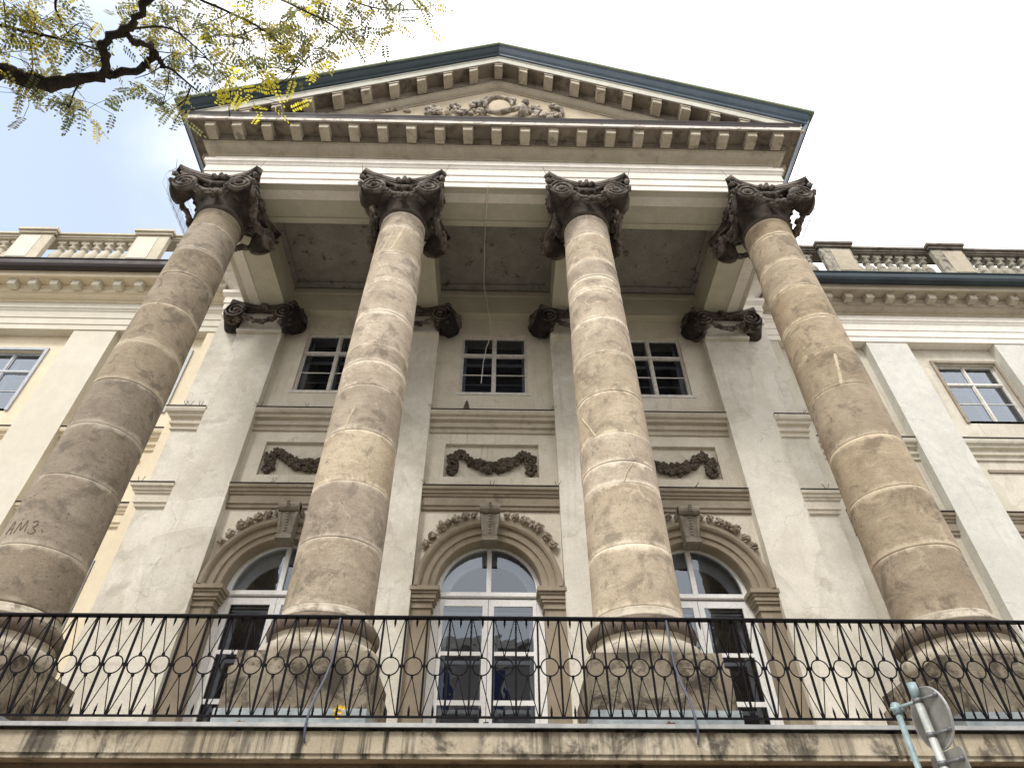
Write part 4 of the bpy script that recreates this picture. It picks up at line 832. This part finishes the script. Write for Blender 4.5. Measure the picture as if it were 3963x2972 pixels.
for i in range(n):
    a = 2 * PI * i / n
    for j in range(5): t = 2 * PI * j / 5; r = .090 + .007 * math.cos(t); vs.append((r * math.cos(a), .008 * math.sin(t), .572 + r * math.sin(a)))
rg.add(vs, [(i * 5 + j, i * 5 + (j + 1) % 5, ((i + 1) % n) * 5 + (j + 1) % 5, ((i + 1) % n) * 5 + j) for i in range(n) for j in range(5)], True)
rg.box(-.012, .012, -.012, .012, .655, .690); rg.box(-.012, .012, -.012, .012, .455, .488)
for s in (-1, 1): rg.box(*sorted((s * .090, s * .107)), -.008, .008, .563, .581); rg.box(*sorted((s * .098, s * .104)), -.014, .014, .556, .588)
ro = R_(rg, 'ring', (-.68, 0, 0))
rd = MB(); rd2 = MB()
for s in (-1, 1): rd.tube([(s * .004, 0, .69), (s * .104, 0, 1.06)], .0055, 5); rd2.tube([(s * .004, 0, .455), (s * .104, 0, .105)], .0055, 5)
rdo = R_(rd, 'rod_pair', (-.68, 0, 0)); rdo2 = R_(rd2, 'rod_pair', (-.68, 0, 0))
sp = MB(); sp.lathe([(.011, 1.066), (.011, 1.045), (.015, 1.04), (.011, 1.035), (.013, 1.02), (.001, .965)], seg=6); sp2 = MB(); sp2.lathe([(.001, .205), (.012, .155), (.010, .145), (.015, .138), (.010, .13), (.011, .10)], seg=6); spo = R_(sp, 'spike', (-.68, 0, 0)); spo2 = R_(sp2, 'spike', (-.68, 0, 0))
P_ = .2337
for k in range(-44, 48):
    x = -.80 + k * P_
    if k: q_ = link('bar', bo.data, RL, loc=(x + random.uniform(-.003, .003), random.uniform(-.003, .003), 0)); q_.rotation_euler = (random.uniform(-.003, .003), random.uniform(-.005, .005), 0)
    if k: link('ring', ro.data, RL, loc=(x + P_ / 2, 0, 0)); [link(q.name.split('.')[0], q.data, RL, loc=(x + P_ / 2, 0, 0)) for q in (rdo, rdo2, spo, spo2)]
bo.location.x = -.80
for o in (ro, rdo, rdo2, spo, spo2): o.location.x = -.80 + P_ / 2
for x, q in ((-1.505, -1), (1.993, .85)):
    st = MB(); pts = [(x, -.02, 1.06), (x, -.028, .78), (x + q * .005, -.035, .60), (x + q * .035, -.07, .42), (x + q * .08, -.12, .24), (x + q * .105, -.15, .10), (x + q * .11, -.17, -.04), (x + q * .11, -.14, -.12), (x + q * .10, -.11, -.17)]
    for y0 in (0,): st.tube(pts, [.012, .012, .012, .013, .013, .013, .012, .010, .008], 6)
    R_(st, 'stay', mat='ironblue')
# ------------------------------------------------------------------ hanging cable
b = MB(); pts = [(-.17, 7.58, 14.50), (-.172, 7.62, 14.43), (-.225, 8.55, 14.42), (-.26, 8.66, 15.30), (-.27, 9.3, 15.34), (-.29, 10.1, 15.36), (-.31, 10.95, 15.34), (-.20, 11.17, 14.7), (-.17, 11.19, 14.43), (-.07, 11.42, 13.93), (-.20, 11.46, 13.4), (-.27, 11.47, 12.8), (-.30, 11.44, 11.98)]
pp = []
for i in range(len(pts) - 1):
    for n_ in range(4): f = n_ / 4; pp.append(tuple(pts[i][k] * (1 - f) + pts[i + 1][k] * f + (random.uniform(-.008, .008) if k != 1 else 0) for k in range(3)))
b.tube(pp, .011, 5); o = b.obj('cable', 'wire'); o['label'] = 'thin pale cable hanging down the porch ceiling to the middle upper window'; o['category'] = 'cable'
# small things: leaves caught on the balcony
for (x, y, z, lab) in ((-1.37, 6.98, 3.60, 'yellow autumn leaf caught on the railing foot in front of a column pedestal'), (-2.33, 7.0, 3.46, 'brown dry leaf lying at the foot of the balcony railing'), (1.9, 7.0, 3.47, 'reddish dry leaf lying by the zinc skirt of a column')):
    b = MB()
    for k in range(7):
        a = k * .9; cx, cz = x + .05 * math.cos(a) * (k > 0), z + .05 * math.sin(a) * (k > 0); b.add([(cx - .03, y, cz), (cx, y - .02, cz - .02), (cx + .035, y + .01, cz + .005), (cx, y, cz + .028)], [(0, 1, 2, 3)])
    m_, t_, o_ = newmat('fallen_leaf'); g_ = NT(t_); c = (.75, .5, .04) if 'yellow' in lab else ((.3, .16, .06) if 'brown' in lab else (.16, .065, .04)); bs = g_.n('ShaderNodeBsdfPrincipled', {'Base Color': rgb(c), 'Roughness': .7}); t_.links.new(bs.outputs[0], o_.inputs[0])
    o = b.obj('fallen_leaf', m_); o['label'] = lab; o['category'] = 'leaf'; o['group'] = 'dry leaves caught on the balcony edge'
# dark upright shape on the string course under the middle window
b = MB(); b.lathe([(.01, 11.21), (.075, 11.215), (.085, 11.25), (.07, 11.33), (.05, 11.42), (.03, 11.50), (.005, 11.56)], -.60, 11.36, 10); o = b.obj('dark_clump', 'garland'); o['label'] = 'small dark brown cone-shaped clump on the ledge under the middle upper window'; o['category'] = 'clump'
# bird spikes (thin wires on ledges) as parts of the palace
b = MB()
for xa, z in ((-5.25, 11.25), (-1.35, 11.25), (1.33, 11.25), (-1.33, 9.2), (0.02, 9.2), (1.35, 9.2), (4.2, 9.2), (-6.8, 11.25), (-6.9, 11.25), (-7.15, 9.2), (7.0, 9.2), (7.1, 11.25), (-4.2, 11.25), (3.2, 11.25), (-6.6, 11.25), (-4.5, 9.2)):
    for n_ in range(2): b.tube([(xa + random.uniform(-.03, .03), 11.32, z - .04), (xa + random.uniform(-.13, .13), 11.27, z + .10)], .006, 4)
for cx in (-5.876, -1.959, 1.959, 5.876):
    for s in (-1, 1):
        for n_ in range(2): b.tube([(cx + s * .86, 7.22, 14.3), (cx + s * random.uniform(.86, .98), 7.2, 14.66 - n_ * .5)], .005, 4)
b.obj('bird_spikes', 'garland', PAL, kind='stuff')
# torn netting round the outermost capitals: thin wires bulging out
b = MB()
for s in (-1, 1):
    cx = s * 5.876
    for k in range(9):
        y = 7.25 + k * .2; b.tube([(cx + s * .9, y, 14.4), (cx + s * 1.02, y, 14.15), (cx + s * .98, y, 13.8), (cx + s * .75, y * .9 + .8, 13.45), (cx + s * .55, y * .5 + 4.05, 13.1)], .003, 3)
    for k in range(9):
        z = 14.3 - k * .13; q = .98 - .05 * abs(k - 2); b.tube([(cx + s * q, 7.25, z), (cx + s * q, 8.9, z)], .003, 3)
b.obj('netting', 'clamp', PAL, 'thin torn netting round the outer capitals', 'stuff')
# ------------------------------------------------------------------ traffic sign posts
SG = empty('sign_post', 'pale galvanised post carrying a round sign and a plate, seen from behind', 'traffic sign', (3.43, 5.3, .125))
b = MB(); b.tube([(0, 0, 0), (0, 0, 3.205)], .030, 16); b.obj('post', 'pole', SG)
b = MB(); b.tube([(0, 0, 3.12), (0, 0, 3.23)], .035, 16); b.obj('post_cap', 'poleblue', SG)
u = Vector((.09, -.996, 0)).normalized(); nn = Vector((-u.y, u.x, 0))
def plate(mb, cu, cz, shape, off=.05, th=.012):
    k = len(shape); vs = []
    for d in (off, off + th):
        for (a, c) in shape: p = u * (cu + a) + nn * d + Vector((0, 0, cz + c)); vs.append(p)
    mb.add(vs, [tuple(range(k))[::-1], tuple(range(k, 2 * k))] + [(i, (i + 1) % k, (i + 1) % k + k, i + k) for i in range(k)])
disc = [(.215 * math.cos(2 * PI * i / 40), .215 * math.sin(2 * PI * i / 40)) for i in range(40)]
b = MB(); plate(b, 0.0, 2.98, disc); o = b.obj('round_sign', 'signback', SG)
rim = MB(); vs = []
for i in range(40):
    for r, d in ((.232, .048), (.240, .048), (.240, .066), (.232, .066)):
        p = u * (0.0 + (r - .02) * math.cos(2 * PI * i / 40)) + nn * d + Vector((0, 0, 2.98 + (r - .02) * math.sin(2 * PI * i / 40))); vs.append(p)
rim.add(vs, [(i * 4 + j, i * 4 + (j + 1) % 4, ((i + 1) % 40) * 4 + (j + 1) % 4, ((i + 1) % 40) * 4 + j) for i in range(40) for j in range(4)]); rim.obj('rim', 'zincw', o)
b = MB(); rr = .04; W2, H2 = .19, .25; shp = []
for cx, cz, a0 in ((W2 - rr, H2 - rr, 0), (-W2 + rr, H2 - rr, 90), (-W2 + rr, -H2 + rr, 180), (W2 - rr, -H2 + rr, 270)):
    for n_ in range(5): a = math.radians(a0 + n_ * 22.5); shp.append((cx + rr * math.cos(a), cz + rr * math.sin(a)))
plate(b, 0.0, 2.50, shp); b.obj('lower_plate', 'signback', SG)
for z in (3.10, 2.86, 2.67):
    b = MB(); b.tube([(0, 0, z - .015), (0, 0, z + .015)], .037, 12); b.tube([u * .03 + Vector((0, 0, z)), u * .15 + nn * .05 + Vector((0, 0, z))], .012, 6); b.blob(u * .16 + nn * .045 + Vector((0, 0, z)), .02, .1)
    b.obj('clamp', 'clamp', SG)
S2 = empty('steel_post', 'slim blue-green post clamped beside the sign post', 'post', (3.325, 5.45, .125))
b = MB(); b.tube([(0, 0, 0), (0, 0, 3.13)], .023, 14); b.obj('post', 'poleblue', S2)
b = MB(); b.tube([(0, 0, 3.05), (0, 0, 3.12)], .034, 12); b.tube([(-.05, -.02, 3.08), (.05, .02, 3.08)], .018, 8); b.tube([(0, 0, 3.09), (.105, -.15, 3.10)], .012, 6); b.obj('clamp', 'poleblue', S2)
# ------------------------------------------------------------------ locust tree
TR = empty('locust_tree', 'locust tree branch with small yellowing leaflets reaching in from the upper left', 'tree', (-5.2, 1.9, .125))
def T_(b, name, mat, kind=None, label=None): o = b.obj(name, mat, TR, label, kind); o.location = (5.2, -1.9, -.125); return o
def smooth(pts, n=4):
    P = [Vector(p) for p in pts]; out = []
    for i in range(len(P) - 1):
        p0, p1, p2, p3 = P[max(i - 1, 0)], P[i], P[i + 1], P[min(i + 2, len(P) - 1)]
        for k in range(n): t = k / n; out.append(.5 * ((2 * p1) + (p2 - p0) * t + (2 * p0 - 5 * p1 + 4 * p2 - p3) * t * t + (3 * p1 - p0 - 3 * p2 + p3) * t ** 3))
    return out + [P[-1]]
b = MB(); tp = smooth([(-5.2, 1.9, 0), (-5.22, 1.92, 1.2), (-5.1, 1.85, 2.6), (-4.8, 1.8, 3.9)]); b.tube(tp, [.20 - .006 * i for i in range(len(tp))], 12); T_(b, 'trunk', 'bark')
BG = {
 'a': ([(-4.8, 1.8, 3.9), (-4.1, 1.6, 4.8), (-3.3, 1.53, 5.3), (-2.77, 1.543, 5.334), (-2.613, 1.547, 5.32), (-2.461, 1.573, 5.29), (-2.302, 1.581, 5.268), (-2.185, 1.584, 5.343), (-2.048, 1.567, 5.371)], .085, .026),
 'b': ([(-2.058, 1.566, 5.366), (-2.021, 1.466, 5.367), (-1.996, 1.392, 5.348), (-1.868, 1.337, 5.38), (-1.744, 1.234, 5.42), (-1.55, 1.05, 5.52)], .023, .020),
 'c': ([(-2.048, 1.567, 5.371), (-1.91, 1.554, 5.394), (-1.846, 1.534, 5.437), (-1.804, 1.483, 5.478)], .023, .017),
 'd': ([(-1.862, 1.359, 5.375), (-1.84, 1.397, 5.373), (-1.806, 1.427, 5.439), (-1.806, 1.483, 5.477), (-1.79, 1.525, 5.469), (-1.781, 1.559, 5.46)], .017, .013),
 'e': ([(-1.781, 1.559, 5.46), (-1.74, 1.576, 5.474), (-1.683, 1.641, 5.475), (-1.624, 1.706, 5.474)], .009, .004),
 'f': ([(-1.55, 1.05, 5.52), (-1.564, 1.25, 5.671), (-1.476, 1.355, 5.786), (-1.313, 1.477, 5.862), (-1.19, 1.624, 5.906), (-1.149, 1.724, 5.879)], .010, .003),
 'g': ([(-1.55, 1.05, 5.52), (-1.238, 1.256, 5.794), (-1.056, 1.388, 5.918), (-.852, 1.55, 6.025), (-.744, 1.752, 6.083)], .010, .0025),
 'h': ([(-1.55, 1.05, 5.52), (-1.223, 1.171, 5.823), (-.914, 1.304, 5.982), (-.617, 1.439, 6.11), (-.312, 1.475, 6.247)], .010, .0025),
 'i': ([(-3.3, 1.53, 5.3), (-2.633, 1.343, 5.384), (-2.465, 1.397, 5.484), (-2.256, 1.44, 5.48), (-2.028, 1.444, 5.371)], .012, .005),
 'j': ([(-2.8, .9, 5.5), (-2.221, 1.102, 5.49), (-2.226, 1.261, 5.438), (-2.201, 1.39, 5.41)], .010, .004),
 'k': ([(-1.868, 1.337, 5.38), (-1.724, 1.382, 5.555), (-1.648, 1.516, 5.658), (-1.607, 1.651, 5.739)], .007, .003),
 'l': ([(-2.185, 1.584, 5.343), (-2.262, 1.656, 5.326), (-2.322, 1.743, 5.31)], .006, .003)}
allp = []
for k, (p, r0, r1) in BG.items():
    sp_ = smooth(p, 5); n = len(sp_)
    if k in 'abcd': sp_ = [q + Vector([random.uniform(-.012, .012) for _ in range(3)]) for q in sp_]
    R = [r0 + (r1 - r0) * (i / (n - 1)) ** (.6 if k == 'a' else 1) for i in range(n)]
    if k in 'abcd': R = [r * random.uniform(.88, 1.15) for r in R]
    b = MB(); b.tube(sp_, R, 9 if r0 > .015 else 5); T_(b, 'limb' if r0 > .015 else 'twig', 'bark'); allp += [q for q in sp_ if q.x > -3.2]
CL = [(-2.455, 1.275, 5.394, .136, .136, 10, .5), (-2.367, 1.341, 5.392, .202, .168, 14, .5), (-2.271, 1.346, 5.555, .206, .137, 12, .4), (-2.265, 1.48, 5.457, .204, .119, 10, .7), (-2.44, 1.414, 5.267, .134, .1, 8, .5), (-2.494, 1.567, 5.165, .1, .084, 7, .2), (-2.474, 1.644, 5.348, .138, .069, 6, .3), (-2.344, 1.721, 5.381, .172, .086, 9, .15), (-2.299, 1.792, 5.418, .104, .052, 6, .1), (-2.164, 1.46, 5.543, .136, .136, 6, .3), (-1.96, 1.365, 5.786, .173, .069, 8, .7), (-1.886, 1.48, 5.685, .102, .136, 4, .1), (-1.759, 1.371, 5.739, .169, .101, 12, .3), (-1.887, 1.653, 5.659, .103, .069, 6, .5), (-1.874, 1.738, 5.535, .118, .101, 10, .4), (-1.864, 1.852, 5.508, .085, .068, 6, .2), (-1.724, 1.579, 5.827, .173, .139, 12, .3), (-1.659, 1.687, 5.689, .169, .085, 9, .2), (-1.569, 1.486, 5.872, .206, .137, 16, .4), (-1.4, 1.587, 5.867, .205, .136, 18, .5), (-1.384, 1.792, 5.821, .137, .086, 7, .9), (-1.33, 1.85, 5.721, .118, .051, 5, 1.0), (-1.554, 1.892, 5.672, .068, .034, 3, 1.0), (-1.239, 1.475, 6.019, .207, .138, 18, .5), (-1.101, 1.579, 5.939, .17, .153, 16, .5), (-1.186, 1.7, 5.814, .168, .101, 10, .6), (-.991, 1.482, 6.056, .171, .12, 12, .5), (-.992, 1.708, 5.993, .103, .103, 7, .4), (-.827, 1.534, 6.061, .137, .102, 8, .3), (-.658, 1.411, 6.019, .133, .067, 8, .4), (-.49, 1.401, 6.042, .133, .05, 6, .4), (-.328, 1.434, 6.117, .067, .051, 3, .4), (-.643, 1.556, 5.979, .05, .05, 2, 0),
      (-2.9, 1.2, 5.5, .3, .25, 22, .4), (-2.3, .8, 5.7, .4, .25, 26, .4), (-1.5, .8, 6.0, .4, .25, 26, .4)]
LF = MB(); tone = []; TW = MB()
for (cx, cy, cz, rx, ry, n, yl) in CL:
    c = Vector((cx, cy, cz)); q = min(allp, key=lambda a: (a - c).length)
    for rep in range(2):
        e = c + Vector((random.uniform(-rx, rx), random.uniform(-.1, .1), random.uniform(-ry, ry) * .6)); mid = (q + e) / 2 + Vector((random.uniform(-.05, .05), random.uniform(-.05, .05), .03))
        TW.tube(smooth([q, mid, e], 4), [.0035] * 3 + [.0028] * 3 + [.002] * 3, 4)
    for k in range(int(n * 1.8)):
        base = c + up * random.gauss(0, ry * .6) + rt * random.gauss(0, rx * .6) + fw * random.gauss(0, .10)
        if k % 3 == 0: TW.tube([base, (base + e) / 2 + Vector((0, 0, .03)), e], .0016, 3)
        d = Vector((random.uniform(-1, 1), random.uniform(-.8, .8), random.uniform(-.7, .1))).normalized(); nrm = (Vector((random.uniform(-.5, .5), random.uniform(-.9, .3), 1))).normalized(); side = d.cross(nrm).normalized(); nrm = side.cross(d).normalized()
        L = random.uniform(.085, .16); npair = random.randint(5, 8); tv = random.uniform(.85, 1.0) if yl >= .9 else (random.uniform(.55, .95) if random.random() < yl * .8 else random.uniform(0.0, .55))
        TW.tube([base, base + d * L], .0011, 3)
        for j in range(npair * 2 + 1):
            f = (j // 2 + .6) / (npair + .6); s = -1 if j % 2 else 1; p = base + d * L * f; last = j == npair * 2
            dd = d if last else (side * s + d * .35 + nrm * random.uniform(-.3, .1)).normalized(); ll = random.uniform(.019, .029) * (1 - .25 * abs(f - .5)); ww = ll * .27; wv = dd.cross(nrm).normalized()
            st = p + dd * .003; ps = [st, st + dd * ll * .3 + wv * ww, st + dd * ll * .75 + wv * ww * .85, st + dd * ll, st + dd * ll * .75 - wv * ww * .85, st + dd * ll * .3 - wv * ww]
            LF.add(ps, [(0, 1, 2, 3, 4, 5)]); t_ = max(0, min(1, tv + random.uniform(-.08, .08))); tone += [t_] * 6
lo = T_(LF, 'foliage', 'leaf', 'stuff', 'green and yellow pinnate leaves')
at = lo.data.attributes.new('tone', 'FLOAT', 'POINT'); at.data.foreach_set('value', tone)
T_(TW, 'fine_twigs', 'bark', 'stuff')
# ------------------------------------------------------------------ house across the street (mirrored in the panes)
HS = empty('house', 'beige house across the street, seen only mirrored in the window panes', 'building', (0, -14, 0))
b = MB(); b.box(-30, 30, -12, 0, 0, 15.5); b.obj('wall', 'pink', HS)
b = MB(); b.box(-30.3, 30.3, -12, .6, 15.5, 16.0); b.obj('cornice', 'creamgrey', HS); b = MB(); b.box(-30, 30, 0, .25, 5.0, 5.3); b.obj('string_course', 'creamgrey', HS)
wf = MB(); wf.box(-.75, .75, 0, .06, 0, 2.2); wf.box(-.9, .9, .0, .2, 2.35, 2.5); wf.box(-.85, .85, 0, .18, -.15, 0)
fr = wf.obj('window', 'creamgrey', HS, loc=(-27, 0, 1.2)); g2 = MB(); g2.box(-.6, .6, .06, .08, .12, 2.08); gl_ = g2.obj('pane', 'dark', fr)
for r in range(4):
    for k in range(19):
        if r == 0 and k == 0: continue
        o = link('window', fr.data, HS, loc=(-27 + 3 * k, 0, 1.2 + 3.75 * r)); link('pane', gl_.data, o)
